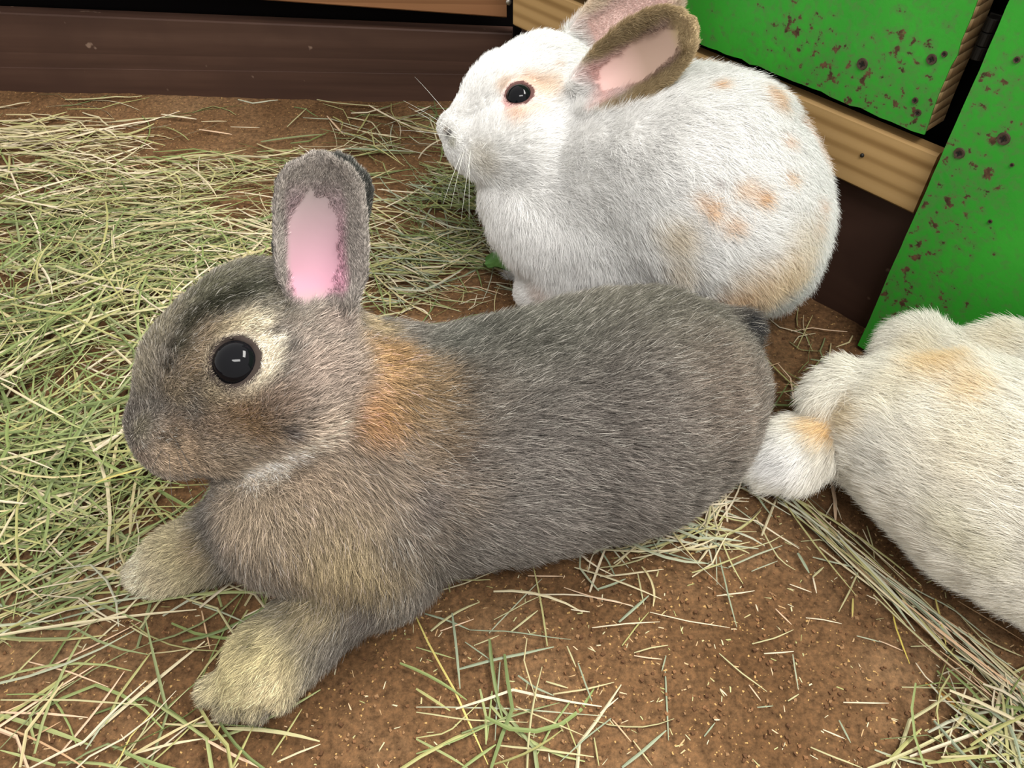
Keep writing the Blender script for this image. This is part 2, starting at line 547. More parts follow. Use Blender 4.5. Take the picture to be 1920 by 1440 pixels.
# ------------------------------------------------------------------ animals: implicit surface toolkit
def smin(a, b, k):
    h = np.maximum(k - np.abs(a - b), 0) / k
    return np.minimum(a, b) - h * h * k * 0.25


class Shape:
    def __init__(self):
        self.prims = []

    def chain(self, pts, k=0.02, flow=None):
        """pts: (u, v, depth, radius in pixels at that depth); consecutive ones joined by tapered limbs"""
        W = [(P(u, v, d), r * d / F_PX) for (u, v, d, r) in pts]
        self.wchain(W, k, flow)
        return W

    def wchain(self, W, k=0.02, flow=None):
        for (a, ra), (b, rb) in zip(W[:-1], W[1:]):
            fl = (b - a) if flow is None else np.asarray(flow, float)
            self.prims.append(dict(t='cone', a=a, b=b, ra=ra, rb=rb, k=k, flow=fl / (np.linalg.norm(fl) + 1e-9)))

    def blob(self, u, v, d, r, k=0.02, flow=(1, 0, 0)):
        c = P(u, v, d); R = r * d / F_PX
        fl = np.asarray(flow, float)
        self.prims.append(dict(t='cone', a=c, b=c + np.array([1e-5, 0, 0]), ra=R, rb=R, k=k, flow=fl / np.linalg.norm(fl)))

    def ear(self, base, tip, wdir, W, depth, th, k=0.006, prof=None):
        a = tip - base; L = np.linalg.norm(a); a = a / L
        w = wdir - np.dot(wdir, a) * a; w /= np.linalg.norm(w)
        n = np.cross(w, a)
        self.prims.append(dict(t='ear', base=base, ax=a, w=w, n=n, L=L, W=W, depth=depth, th=th, k=k, flow=a,
                               prof=prof or [(0, .42), (.12, .55), (.3, .86), (.55, 1.0), (.75, .95), (.88, .74), (.95, .5), (1.0, .12)]))
        return self.prims[-1]

    def torus(self, c, axis, R, r, k=0.003, flow=(1, 0, 0)):
        self.prims.append(dict(t='torus', c=c, ax=axis / np.linalg.norm(axis), R=R, r=r, k=k, flow=np.asarray(flow, float)))

    @staticmethod
    def dist(pr, p):
        t = pr['t']
        if t == 'cone':
            a, b = pr['a'], pr['b']; ba = b - a
            h = np.clip(((p - a) @ ba) / (ba @ ba), 0, 1)
            return np.linalg.norm(p - a - h[..., None] * ba, axis=-1) - (pr['ra'] + (pr['rb'] - pr['ra']) * h)
        if t == 'torus':
            q = p - pr['c']; h = q @ pr['ax']
            rad = np.linalg.norm(q - h[..., None] * pr['ax'], axis=-1) - pr['R']
            return np.sqrt(rad * rad + h * h) - pr['r']
        if t == 'ear':
            q = p - pr['base']; L = pr['L']
            s = (q @ pr['ax']) / L; tt = q @ pr['w']; nn = q @ pr['n']
            xs_, ys_ = zip(*pr['prof'])
            Wd = pr['W'] * np.interp(s, xs_, ys_)
            e = np.clip(tt / np.maximum(Wd, 0.5 * pr['W']), -1.2, 1.2)
            q0 = -pr['depth'] * (1 - e * e) * np.clip(np.sin(np.clip(s, 0, 1) * math.pi * 0.9 + 0.35), 0.15, 1)
            ds = np.maximum(np.maximum(-s, s - 1) * L, 0)
            dw = np.maximum(np.abs(tt) - Wd, 0)
            slope = np.sqrt(1 + (2 * pr['depth'] / np.maximum(Wd, 0.004) * np.minimum(np.abs(e), 1)) ** 2)
            dq = (nn - q0) / slope
            return np.sqrt(ds * ds + dw * dw + dq * dq) - pr['th'] * (1 - 0.35 * np.clip(s, 0, 1))

    @staticmethod
    def bounds(pr):
        if pr['t'] == 'cone':
            lo = np.minimum(pr['a'] - pr['ra'], pr['b'] - pr['rb']); hi = np.maximum(pr['a'] + pr['ra'], pr['b'] + pr['rb'])
        elif pr['t'] == 'torus':
            lo = pr['c'] - pr['R'] - pr['r']; hi = pr['c'] + pr['R'] + pr['r']
        else:
            pts = [pr['base'] + pr['ax'] * pr['L'] * s + pr['w'] * pr['W'] * t + pr['n'] * q for s in (0, 1) for t in (-1, 1) for q in (-pr['depth'] - pr['th'], pr['th'] + 0.004)]
            lo = np.min(pts, 0); hi = np.max(pts, 0)
        return lo, hi

    def eval(self, p):
        d = np.full(p.shape[:-1], 0.2)
        for pr in self.prims:
            d = smin(d, self.dist(pr, p), pr['k'])
        return d

    def hit(self, u, v, d0=0.25, d1=0.95):
        """first point of the surface seen through a pixel"""
        dd_ = np.linspace(d0, d1, 1800)
        p = CAM + dd_[:, None] * ray(u, v)
        e = self.eval(p)
        i = np.argmax(e < 0)
        if e[i] >= 0: i = int(np.argmin(e))
        return p[i]

    def normal(self, p, h=0.0015):
        g = np.array([self.eval(p[None] + np.eye(3)[i] * h)[0] - self.eval(p[None] - np.eye(3)[i] * h)[0] for i in range(3)])
        return g / np.linalg.norm(g)

    def grid(self, vox):
        bs = [self.bounds(p) for p in self.prims]
        lo = np.min([b[0] for b in bs], 0) - 0.02; hi = np.max([b[1] for b in bs], 0) + 0.02
        n = np.ceil((hi - lo) / vox).astype(int) + 1
        D = np.full(n, 0.03, np.float32)
        for pr, (a, b) in zip(self.prims, bs):
            m = pr['k'] + 0.015
            i0 = np.clip(np.floor((a - m - lo) / vox).astype(int), 0, n); i1 = np.clip(np.ceil((b + m - lo) / vox).astype(int) + 1, 0, n)
            gx, gy, gz = [lo[k] + vox * np.arange(i0[k], i1[k]) for k in range(3)]
            p = np.stack(np.meshgrid(gx, gy, gz, indexing='ij'), -1)
            sl = tuple(slice(i0[k], i1[k]) for k in range(3))
            D[sl] = smin(D[sl], self.dist(pr, p), pr['k'])
        self.lo, self.vox, self.D = lo, vox, D
        return D

    def sample(self, p):
        """distance by looking the grid up (positive outside the grid)"""
        i = np.round((p - self.lo) / self.vox).astype(int)
        ok = np.all((i >= 0) & (i < np.array(self.D.shape)), axis=-1)
        i = np.clip(i, 0, np.array(self.D.shape) - 1)
        return np.where(ok, self.D[i[..., 0], i[..., 1], i[..., 2]], 0.05)

    def mesh(self, vox):
        D = self.grid(vox)
        # keep the underside on the soil
        lo = self.lo
        S = D < 0
        nx, ny, nz = D.shape
        c = np.zeros((nx - 1, ny - 1, nz - 1), np.int8)
        for dx in (0, 1):
            for dy in (0, 1):
                for dz in (0, 1):
                    c += S[dx:nx - 1 + dx, dy:ny - 1 + dy, dz:nz - 1 + dz]
        act = (c > 0) & (c < 8)
        idx = np.argwhere(act)
        num = np.full(act.shape, -1, np.int64); num[act] = np.arange(len(idx))
        acc = np.zeros((len(idx), 3)); cnt = np.zeros(len(idx))
        corners = [(x, y, z) for x in (0, 1) for y in (0, 1) for z in (0, 1)]
        val = {cc: D[idx[:, 0] + cc[0], idx[:, 1] + cc[1], idx[:, 2] + cc[2]] for cc in corners}
        for ca in corners:
            for axn in range(3):
                if ca[axn] == 0:
                    cb = list(ca); cb[axn] = 1; cb = tuple(cb)
                    va, vb = val[ca], val[cb]
                    m = (va < 0) != (vb < 0)
                    t = np.where(m, va / np.where(m, va - vb, 1), 0)
                    pos = np.tile(np.array(ca, float), (len(idx), 1)); pos[:, axn] += t
                    acc[m] += pos[m]; cnt[m] += 1
        V = lo + vox * (idx + acc / cnt[:, None])
        quads = []
        for axn in range(3):
            b, c2 = (axn + 1) % 3, (axn + 2) % 3
            sl0 = [slice(None)] * 3; sl1 = [slice(None)] * 3
            sl0[axn] = slice(0, -1); sl1[axn] = slice(1, None)
            a0, a1 = S[tuple(sl0)], S[tuple(sl1)]
            e = np.argwhere(a0 != a1)
            e = e[(e[:, b] > 0) & (e[:, c2] > 0) & (e[:, b] < D.shape[b] - 1) & (e[:, c2] < D.shape[c2] - 1)]
            inside = S[e[:, 0], e[:, 1], e[:, 2]]

            def cell(ob, oc):
                q = e.copy(); q[:, b] += ob; q[:, c2] += oc
                return num[q[:, 0], q[:, 1], q[:, 2]]
            q = np.stack([cell(-1, -1), cell(0, -1), cell(0, 0), cell(-1, 0)], -1)
            q[~inside] = q[~inside][:, ::-1]
            quads.append(q)
        return V, np.concatenate(quads)


def vnormals(V, Q):
    n = np.cross(V[Q[:, 2]] - V[Q[:, 0]], V[Q[:, 3]] - V[Q[:, 1]])
    N = np.zeros_like(V)
    for k in range(4): np.add.at(N, Q[:, k], n)
    return N / (np.linalg.norm(N, axis=1, keepdims=True) + 1e-12)


def relax(V, Q, it=2):
    for _ in range(it):
        A = np.zeros_like(V); c = np.zeros(len(V))
        for k in range(4):
            for o in (1, 3):
                np.add.at(A, Q[:, k], V[Q[:, (k + o) % 4]]); np.add.at(c, Q[:, k], 1)
        V = V * 0.4 + 0.6 * A / c[:, None]
    return V


def paint(p, base, patches):
    """base colour (n,3) overlaid with soft round patches (centre, radius, colour, strength)"""
    c = np.array(base, float)
    for (q, r, colr, w) in patches:
        d2 = ((p - q) ** 2).sum(-1) / (r * r)
        f = (w * np.exp(-d2 ** 1.5))[:, None]
        c = c * (1 - f) + np.array(colr) * f
    return c


def flow_field(shape, p):
    acc = np.zeros_like(p); ws = np.zeros(len(p))
    for pr in shape.prims:
        if pr['t'] == 'torus': continue
        d = shape.dist(pr, p)
        w = np.exp(-np.clip(d, -0.004, 1) / 0.006)
        acc += w[:, None] * pr['flow']; ws += w
    return acc / ws[:, None]


def make_fur(name, parent, V, Q, shape, count, colfn, lenfn, mat, lift=(55, 12), clump=0.45, cell=0.004, rad=0.00011,
             jitter=0.22, flowfn=None, maskfn=None, tipfn=None, seed=1, segs=4, wave=0.5):
    r = np.random.default_rng(seed)
    N = vnormals(V, Q)
    T = np.concatenate([Q[:, [0, 1, 2]], Q[:, [0, 2, 3]]])
    area = np.linalg.norm(np.cross(V[T[:, 1]] - V[T[:, 0]], V[T[:, 2]] - V[T[:, 0]]), axis=1)
    ctr = V[T].mean(1)
    dens = np.ones(len(T))
    L0 = lenfn(ctr)
    dens *= np.clip(0.012 / np.maximum(L0, 0.002), 0.7, 2.6)       # short coats grow denser
    fn = N[T[:, 0]]
    away = (fn * (CAM - ctr)).sum(1) < -0.02
    dens[away] *= 0.4
    dens[ctr[:, 2] < 0.004] *= 0.15
    dens[ctr[:, 0] > 0.50] *= 0.35
    if maskfn is not None: dens *= maskfn(ctr)
    w = area * dens; w /= w.sum()
    ti = np.searchsorted(np.cumsum(w), r.random(count)).clip(0, len(T) - 1)
    a, b = r.random(count), r.random(count)
    fl = a + b > 1; a[fl], b[fl] = 1 - a[fl], 1 - b[fl]
    t = T[ti]
    p = V[t[:, 0]] * (1 - a - b)[:, None] + V[t[:, 1]] * a[:, None] + V[t[:, 2]] * b[:, None]
    n = N[t[:, 0]] * (1 - a - b)[:, None] + N[t[:, 1]] * a[:, None] + N[t[:, 2]] * b[:, None]
    n /= np.linalg.norm(n, axis=1, keepdims=True)
    if maskfn is not None:
        keep = maskfn(p) > 0.05
        p, n = p[keep], n[keep]; count = len(p)
    f = flow_field(shape, p)
    if flowfn is not None: f = flowfn(p, f)
    # slow swirl of the coat and quick unevenness between neighbours
    sw = np.stack([noise3(p, 28, seed * 3 + k) - 0.5 for k in range(3)], -1) * wave
    sw2 = np.stack([noise3(p, 120, seed * 3 + k + 50) - 0.5 for k in range(3)], -1) * wave * 0.8
    f = f + sw + sw2 + r.normal(0, jitter, (count, 3))
    tg = f - (f * n).sum(1, keepdims=True) * n
    tg /= np.linalg.norm(tg, axis=1, keepdims=True) + 1e-9
    Ln = lenfn(p) * (0.65 + 0.5 * r.random(count)) * (0.85 + 0.3 * noise3(p, 60, seed + 9))
    npts = segs + 1
    pts = np.zeros((count, npts, 3)); pts[:, 0] = p - n * 0.0006
    l0, l1 = np.radians(lift[0]), np.radians(lift[1])
    lj = r.normal(0, 0.13, count) + (noise3(p, 90, seed + 31) - 0.5) * 0.35
    for k in range(1, npts):
        s = (k - 0.5) / segs
        an = np.clip(l0 + (l1 - l0) * s ** 0.7 + lj, 0.03, 1.4)
        dirv = tg * np.cos(an)[:, None] + n * np.sin(an)[:, None]
        dirv[:, 2] -= 0.10 * s
        pts[:, k] = pts[:, k - 1] + dirv * (Ln / segs)[:, None]
    # clumping: tips lean to the mean of their neighbours
    for cs, amt in ((cell, clump), (cell * 2.6, clump * 0.45)):
        wob = np.stack([noise3(p, 0.45 / cs, seed + 70 + k) for k in range(3)], -1) * cs * 1.6
        ci = np.floor((p + wob) / cs).astype(np.int64)
        key = (ci[:, 0] * 73856093) ^ (ci[:, 1] * 19349663) ^ (ci[:, 2] * 83492791)
        _, inv = np.unique(key, return_inverse=True)
        c = np.bincount(inv)
        mean = np.stack([np.bincount(inv, p[:, k]) / c for k in range(3)], -1)[inv]
        for k in range(1, npts):
            s = k / segs
            pts[:, k] += (mean - p) * (amt * s ** 1.3 * np.clip((Ln - .003) / 0.006, 0, 1))[:, None]
    pts[:, :, 2] = np.maximum(pts[:, :, 2], 0.0005 + 0.002 * r.random((count, 1)))
    cols = colfn(p, n, r)                       # (count, npts?, 3)
    if cols.ndim == 2: cols = np.repeat(cols[:, None], npts, 1)
    cd = bpy.data.hair_curves.new(name)
    cd.add_curves([npts] * count)
    cd.attributes['position'].data.foreach_set('vector', pts.astype(np.float32).ravel())
    ra = cd.attributes.get('radius') or cd.attributes.new('radius', 'FLOAT', 'POINT')
    prof = np.linspace(1, 0, npts) ** 0.6 * 0.85 + 0.15
    rr = (rad * (0.7 + 0.6 * r.random(count)))[:, None] * prof[None]
    ra.data.foreach_set('value', rr.astype(np.float32).ravel())
    ca = cd.attributes.new('Col', 'FLOAT_COLOR', 'POINT')
    c4 = np.ones((count, npts, 4), np.float32); c4[..., :3] = np.clip(cols, 0, 1)
    ca.data.foreach_set('color', c4.ravel())
    cd.materials.append(mat)
    o = bpy.data.objects.new(name, cd)
    col.objects.link(o)
    o.parent = parent
    o.matrix_parent_inverse = parent.matrix_world.inverted() if False else parent.matrix_basis.inverted()
    return o


def uv_sphere(name, c, axis, radii, mat, parent, n=28, m=18):
    q = Vector(axis).to_track_quat('Z', 'Y')
    V = []
    for i in range(m + 1):
        th = math.pi * i / m
        for j in range(n):
            a = 2 * math.pi * j / n
            V.append(tuple(Vector(c) + q @ Vector((radii[0] * math.sin(th) * math.cos(a), radii[1] * math.sin(th) * math.sin(a), radii[2] * math.cos(th)))))
    Fc = [(i * n + j, (i + 1) * n + j, (i + 1) * n + (j + 1) % n, i * n + (j + 1) % n) for i in range(m) for j in range(n)]
    return mesh_obj(name, V, Fc, mat, parent, smooth=True)


def whisker(parent, root, d, L, colr, droop=0.25, r0=0.00022):
    n = 8; d = Vector(d).normalized(); p = Vector(root)
    cd = bpy.data.hair_curves.new('whisker'); cd.add_curves([n])
    pts = []
    for k in range(n):
        pts.append(tuple(p)); d = (d + Vector((0, 0, -droop / n))).normalized(); p = p + d * (L / (n - 1))
    cd.attributes['position'].data.foreach_set('vector', np.array(pts, np.float32).ravel())
    ra = cd.attributes.get('radius') or cd.attributes.new('radius', 'FLOAT', 'POINT')
    ra.data.foreach_set('value', (r0 * np.linspace(1, 0.2, n)).astype(np.float32))
    cd.materials.append(colr)
    o = bpy.data.objects.new('whisker', cd); col.objects.link(o)
    o.parent = parent; o.matrix_parent_inverse = parent.matrix_basis.inverted()
    return o


VOX = 0.0022
M_FUR = attr_mat('fur', 0.6, 0.12)
M_SKIN = attr_mat('undercoat', 0.8, 0.1)
M_EYE = plain_mat('dark_eye', (0.004, 0.004, 0.005), 0.03, 0.14)
M_WHISK_D = plain_mat('dark_whisker', (0.03, 0.025, 0.02), 0.4, 0.4)
M_WHISK_W = plain_mat('white_whisker', (0.75, 0.75, 0.68), 0.4, 0.4)

# ================================================================== grey rabbit
g = Shape()
g.chain([(660, 855, .460, 155), (800, 845, .478, 196), (1000, 812, .49, 195), (1180, 760, .508, 190), (1262, 728, .516, 146), (1302, 716, .522, 80)], k=0.03)
g.chain([(1180, 800, .487, 138), (1255, 785, .497, 90)], k=0.04)
g.chain([(1325, 640, .524, 44), (1390, 618, .512, 26)], k=0.015)
# neck and chest
g.chain([(600, 720, .43, 115), (660, 770, .447, 150), (720, 850, .465, 175)], k=0.025)
g.chain([(570, 870, .452, 95), (565, 945, .444, 130), (690, 960, .455, 145)], k=0.025, flow=(0.35, 0.1, -0.9))
# near foreleg
g.chain([(690, 985, .440, 115), (705, 1060, .449, 82), (605, 1150, .446, 55), (545, 1205, .441, 55), (495, 1248, .438, 58), (465, 1275, .440, 40)], k=0.016)
for (u, v, d, r) in ((398, 1294, .440, 24), (434, 1318, .438, 25), (480, 1320, .434, 25), (528, 1300, .431, 24)):
    g.chain([(490, 1245, .438, 34), (u, v, d, r)], k=0.003)
# far foreleg
g.chain([(470, 975, .468, 75), (400, 1020, .482, 50), (335, 1045, .488, 46), (290, 1066, .490, 34)], k=0.014)
for (u, v, d, r) in ((262, 1072, .492, 20), (280, 1084, .488, 20), (308, 1088, .486, 20)):
    g.chain([(330, 1050, .488, 34), (u, v, d, r)], k=0.006)
# head
g.chain([(304, 798, .405, 42), (335, 768, .408, 68), (400, 698, .415, 112), (490, 634, .424, 124), (560, 650, .428, 106)], k=0.016)
g.chain([(335, 836, .398, 38), (430, 808, .400, 58), (535, 735, .396, 96), (590, 695, .404, 90)], k=0.015)      # near jaw and cheek
g.chain([(335, 836, .402, 38), (420, 800, .430, 64), (490, 720, .452, 96)], k=0.018)                                # far jaw and cheek
g.chain([(283, 800, .397, 22), (297, 818, .390, 32)], k=0.014)   # whisker pad, near
g.chain([(272, 792, .412, 20), (278, 808, .415, 26)], k=0.014)   # whisker pad, far
g.blob(440, 690, .402, 92, k=0.025)
EYE_G = g.hit(441, 680); nE = g.normal(EYE_G, 0.006)
nE = nE * 0.75 + (CAM - EYE_G) / np.linalg.norm(CAM - EYE_G) * 0.45; nE /= np.linalg.norm(nE)
RE = 0.0116
g.torus(EYE_G + nE * 0.0004, nE, RE + 0.0009, 0.0015, k=0.004)
# ears
eb, et = P(608, 606, .404), P(598, 292, .378)
wd = np.array([1.0, 0.30, 0.0])
earG1 = g.ear(eb, et, wd, 77 * .39 / F_PX, 0.0125, 0.0030, k=0.008,
              prof=[(0, .50), (.12, .62), (.3, .95), (.5, 1.0), (.7, .98), (.85, .90), (.94, .66), (1.0, .15)])
eb2, et2 = P(562, 560, .448), P(644, 296, .412)
earG2 = g.ear(eb2, et2, np.array([-1.0, -0.2, 0.0]), 70 * .43 / F_PX, 0.010, 0.0030, k=0.008,
              prof=[(0, .50), (.12, .62), (.3, .95), (.5, 1.0), (.7, .98), (.85, .90), (.94, .66), (1.0, .15)])
Vg, Qg = g.mesh(VOX)
Vg = relax(Vg, Qg, 1)
H = lambda s, u, v: s.hit(u, v)
px = lambda s, u, v, r, c, w=1.0: (lambda q: (q, r * float(np.dot(q - CAM, AX_F)) / F_PX, c, w))(s.hit(u, v))
patG = [px(g, *a) for a in (
    (1000, 620, 190, (.075, .075, .060), .8), (1250, 570, 170, (.085, .080, .062), .8), (850, 640, 80, (.085, .085, .072), .8),
    (1000, 900, 190, (.175, .155, .140), .7), (1200, 830, 170, (.150, .130, .115), .7), (1360, 740, 130, (.140, .108, .085), .7),
    (1100, 760, 80, (.10, .088, .078), .5), (900, 760, 70, (.11, .092, .075), .6),
    (600, 960, 170, (.26, .20, .145), .9), (480, 960, 90, (.24, .19, .135), .8), (650, 1060, 110, (.26, .205, .12), .9), (800, 900, 110, (.21, .165, .125), .7),
    (760, 1000, 60, (.13, .11, .095), .6), (850, 850, 50, (.10, .088, .085), .7), (790, 930, 40, (.09, .08, .078), .6),
    (715, 680, 62, (.34, .205, .090), .9), (700, 770, 60, (.31, .17, .075), .9), (760, 740, 70, (.25, .165, .085), .75), (800, 720, 60, (.22, .15, .085), .7),
    (690, 610, 40, (.30, .23, .13), .8), (820, 820, 60, (.20, .14, .085), .6),
    (605, 700, 90, (.215, .17, .14), .9), (560, 620, 60, (.145, .12, .10), .8), (520, 560, 70, (.125, .11, .085), .8), (620, 610, 40, (.16, .125, .105), .8),
    (440, 520, 80, (.10, .095, .068), .9), (370, 560, 60, (.075, .072, .048), .9), (300, 620, 60, (.125, .11, .078), .9), (270, 700, 50, (.15, .13, .095), .9),
    (440, 552, 36, (.020, .020, .013), .97), (395, 575, 36, (.018, .018, .011), .97), (352, 610, 32, (.022, .021, .013), .95), (335, 650, 24, (.035, .032, .02), .85),
    (470, 540, 24, (.04, .04, .028), .8), (390, 640, 40, (.16, .12, .075), .8), (360, 690, 34, (.19, .14, .085), .8),
    (330, 730, 36, (.19, .15, .10), .8), (316, 690, 13, (.02, .015, .01), .9), (318, 655, 14, (.03, .025, .018), .8),
    (400, 745, 40, (.24, .19, .125), .7), (460, 790, 60, (.19, .125, .07), .9), (520, 760, 40, (.16, .115, .085), .7), (400, 800, 40, (.20, .145, .10), .8),
    (330, 810, 40, (.16, .12, .088), .8), (335, 855, 60, (.25, .185, .125), .9), (300, 820, 12, (.02, .015, .012), .8), (322, 812, 10, (.02, .015, .012), .8),
    (322, 832, 9, (.02, .015, .012), .8), (262, 800, 22, (.17, .15, .11), .8), (262, 850, 20, (.17, .13, .10), .8), (410, 870, 40, (.20, .155, .11), .8),
    (450, 850, 50, (.19, .15, .11), .8), (500, 870, 32, (.42, .37, .31), .8), (465, 885, 30, (.36, .32, .26), .7), (545, 842, 30, (.40, .34, .28), .7),
    (537, 812, 15, (.07, .06, .06), .8), (600, 800, 40, (.30, .24, .19), .7),
    (525, 660, 30, (.045, .04, .036), .9), (515, 700, 20, (.045, .04, .036), .8), (505, 630, 20, (.10, .09, .08), .6),
    (455, 610, 30, (.34, .29, .20), .85), (500, 650, 22, (.55, .50, .41), .9), (498, 690, 18, (.50, .45, .37), .9), (385, 680, 20, (.34, .28, .20), .8), (395, 730, 20, (.36, .30, .21), .7), (480, 605, 24, (.42, .37, .28), .8), (420, 620, 26, (.27, .22, .14), .7),
    (470, 1230, 95, (.42, .36, .20), .95), (590, 1130, 55, (.25, .205, .12), .8), (690, 1140, 40, (.12, .105, .095), .7), (480, 1200, 22, (.18, .155, .085), .7), (545, 1230, 24, (.26, .215, .12), .5),  # one darker dab paints a shaded crease down the middle of the paw
    (410, 1285, 50, (.46, .40, .25), .95), (450, 1305, 50, (.46, .40, .25), .95), (510, 1290, 50, (.44, .37, .23), .95), (430, 1255, 60, (.42, .36, .2), .8), (310, 1050, 95, (.42, .36, .22), .95), (270, 1075, 55, (.48, .43, .32), .95), (305, 1085, 40, (.44, .38, .26), .9), (655, 388, 12, (.02, .012, .012), .9), (375, 1030, 40, (.27, .215, .13), .8),
    (438, 893, 20, (.50, .45, .38), .8), (470, 884, 26, (.58, .52, .45), .9), (505, 868, 28, (.62, .56, .49), .9), (540, 850, 26, (.55, .48, .41), .9), (577, 832, 26, (.45, .38, .31), .8), (612, 812, 28, (.38, .31, .25), .7), (418, 1312, 9, (.06, .05, .03), .8), (457, 1324, 9, (.06, .05, .03), .8), (503, 1314, 9, (.06, .05, .03), .8), (430, 1280, 8, (.14, .115, .06), .6), (475, 1285, 8, (.14, .115, .06), .6), (1400, 614, 36, (.018, .018, .02), 1.0),  # small dark dabs between the toes paint the shade of the gaps
)]


def ear_local(pr, p):
    q = p - pr['base']
    return (q @ pr['ax']) / pr['L'], (q @ pr['w']) / pr['W'], q @ pr['n']


def ear_weight(shape, pr, p):
    d = shape.dist(pr, p)
    s, t, n = ear_local(pr, p)
    return np.clip(1 - (d - 0.001) / 0.003, 0, 1) * np.clip((s - 0.02) / 0.15, 0, 1), s, t, n


def base_grey(p, nrm):
    c = np.tile(np.array([.125, .110, .095]), (len(p), 1))
    c = paint(p, c, patG)
    e3 = p - EYE_G; ey = np.linalg.norm(e3, axis=1)
    eu = (e3 @ AX_R) / (ey + 1e-6); ev = (e3 @ AX_U) / (ey + 1e-6)
    ringw = np.exp(-((ey - RE - .0045) / .0042) ** 2) * (0.50 + 0.40 * np.clip(eu * .9 + ev * .35, -1, 1))
    c = c * (1 - ringw[:, None]) + np.array([.38, .33, .25]) * ringw[:, None]
    m = 0.88 + 0.40 * noise3(p, 45, 5)
    hd = np.clip(1.25 - np.linalg.norm(p - P(420, 720, .40), axis=1) / .07, 0, .35)
    c *= (m * (1 + hd))[:, None]
    for pr, near in ((earG1, True), (earG2, False)):
        w, s, t, n = ear_weight(g, pr, p)
        inner = (nrm @ pr['n']) > 0.1
        sg = np.clip((s - .25) / .5, 0, 1)[:, None]
        ec = np.where(inner[:, None], (np.array([.44, .235, .295]) * (1 - sg) + np.array([.30, .235, .235]) * sg), np.array([.075, .075, .068]))  # brighter pink low in the bowl: light through the ear, painted in
        # fuzzy grey rim and tip inside the ear
        rim = np.clip((np.abs(t) - np.where(t > 0, .50, .72)) / .2, 0, 1) + np.clip((s - .74) / .12, 0, 1) + np.clip((.22 - s) / .12, 0, 1)
        rim = np.clip(rim, 0, 1)[:, None]
        ec = np.where(inner[:, None], ec * (1 - rim) + np.array([.27, .24, .215]) * rim, ec)
        c = c * (1 - w[:, None]) + ec * w[:, None]
    return c


def col_grey(p, nrm, r):
    n = len(p)
    c = base_grey(p, nrm)
    k = r.random(n)
    mul = np.where(k < 0.42, 0.55, np.where(k < 0.82, 1.05, 1.9)) * (0.85 + 0.3 * r.random(n))
    out = np.repeat((c * mul[:, None])[:, None], 5, 1)
    # agouti: slate root, banded, pale tip on a few long guard hairs
    band = np.array([.6, .75, 1.0, 1.2, 1.25])
    out *= band[None, :, None]
    guard = k > 0.94
    out[guard, 2:] = np.maximum(out[guard, 2:], np.array([.46, .43, .38]))
    return out


def len_grey(p):
    L = np.full(len(p), 0.0125)
    head = np.linalg.norm(p - P(420, 700, .41), axis=1)
    L = np.where(head < 0.09, np.interp(head, [0, .05, .09], [.0062, .0075, .0125]), L)
    muz = np.linalg.norm(p - P(300, 800, .40), axis=1)
    L = np.minimum(L, np.interp(muz, [0, .02, .06], [.0035, .0045, .0125]))
    ey = np.linalg.norm(p - EYE_G, axis=1)
    L = np.minimum(L, np.interp(ey, [.010, .016, .03], [.002, .0045, .0125]))
    for pr in (earG1, earG2):
        w, s, t, n = ear_weight(g, pr, p)
        inner_mid = np.clip(1 - np.abs(t) / .55, 0, 1) * np.clip((.8 - s) / .2, 0, 1)
        L = L * (1 - w) + w * (0.0036 - 0.0018 * inner_mid)
    for q in (P(470, 1250, .438), P(310, 1055, .488)):
        d = np.linalg.norm(p - q, axis=1)
        L = np.minimum(L, np.interp(d, [0, .03, .06], [.0085, .009, .0125]))
    return L


def mask_grey(p):
    m = np.ones(len(p))
    ey = np.linalg.norm(p - EYE_G, axis=1)
    m = np.where(ey < RE + 0.0008, 0.0, m)
    m = np.where(np.linalg.norm(p - FAR_G, axis=1) < RE, 0.0, m)
    w, s, t, n = ear_weight(g, earG1, p)
    # the bare pink bowl of the ear
    N_ = (p - earG1['base']) @ earG1['n']
    inn = n > -0.0125 * (1 - t * t) * np.clip(np.sin(np.clip(s, 0, 1) * math.pi * .9 + .35), .15, 1) - 0.0002
    el = ((t + .20 + .25 * (.5 - s)) / .62) ** 2 + ((s - .44) / .33) ** 2 + (noise3(p, 260, 8) - .5) * .5
    m = np.where((w > 0.5) & inn & (el < 1), 0.0, m)
    return m


rabbit_g = tag(empty('rabbit', tuple(G(960, 900))), 'grey-brown agouti rabbit lying stretched out in front, head raised', 'rabbit')
body_g = fast_mesh('body', Vg, Qg, M_SKIN, rabbit_g, colors=np.clip(base_grey(Vg, vnormals(Vg, Qg)), 0, 1))
dEye = np.linalg.norm(Vg - EYE_G, axis=1)
ca = body_g.data.color_attributes['Col']
cc = np.zeros(len(Vg) * 4, np.float32); ca.data.foreach_get('color', cc); cc = cc.reshape(-1, 4)
cc[dEye < RE + 0.0030, :3] = (.035, .026, .022)
ca.data.foreach_set('color', cc.ravel())
uv_sphere('eye', EYE_G - nE * 0.0034, nE, (RE, RE, 0.0105), M_EYE, rabbit_g)
FUR_SCALE = 1.0


def far_eye(shape, eye, mid, side, R_, rad, parent, depth):
    """the second eye, mirrored through the middle of the head"""
    n = side / np.linalg.norm(side)
    q = eye - 2 * np.dot(eye - mid, n) * n
    for _ in range(6):
        q = q - shape.normal(q, 0.004) * float(shape.eval(q[None])[0])
    m = shape.normal(q, 0.006)
    uv_sphere('eye', q - m * depth, m, (rad, rad, R_), M_EYE, parent)
    return q


FAR_G = far_eye(g, EYE_G, P(400, 698, .415), P(535, 735, .396) - P(490, 720, .452), 0.0105, RE, rabbit_g, 0.0045)
make_fur('fur', rabbit_g, Vg, Qg, g, int(430000 * FUR_SCALE), col_grey, len_grey, M_FUR, lift=(48, 14), maskfn=mask_grey, seed=11)

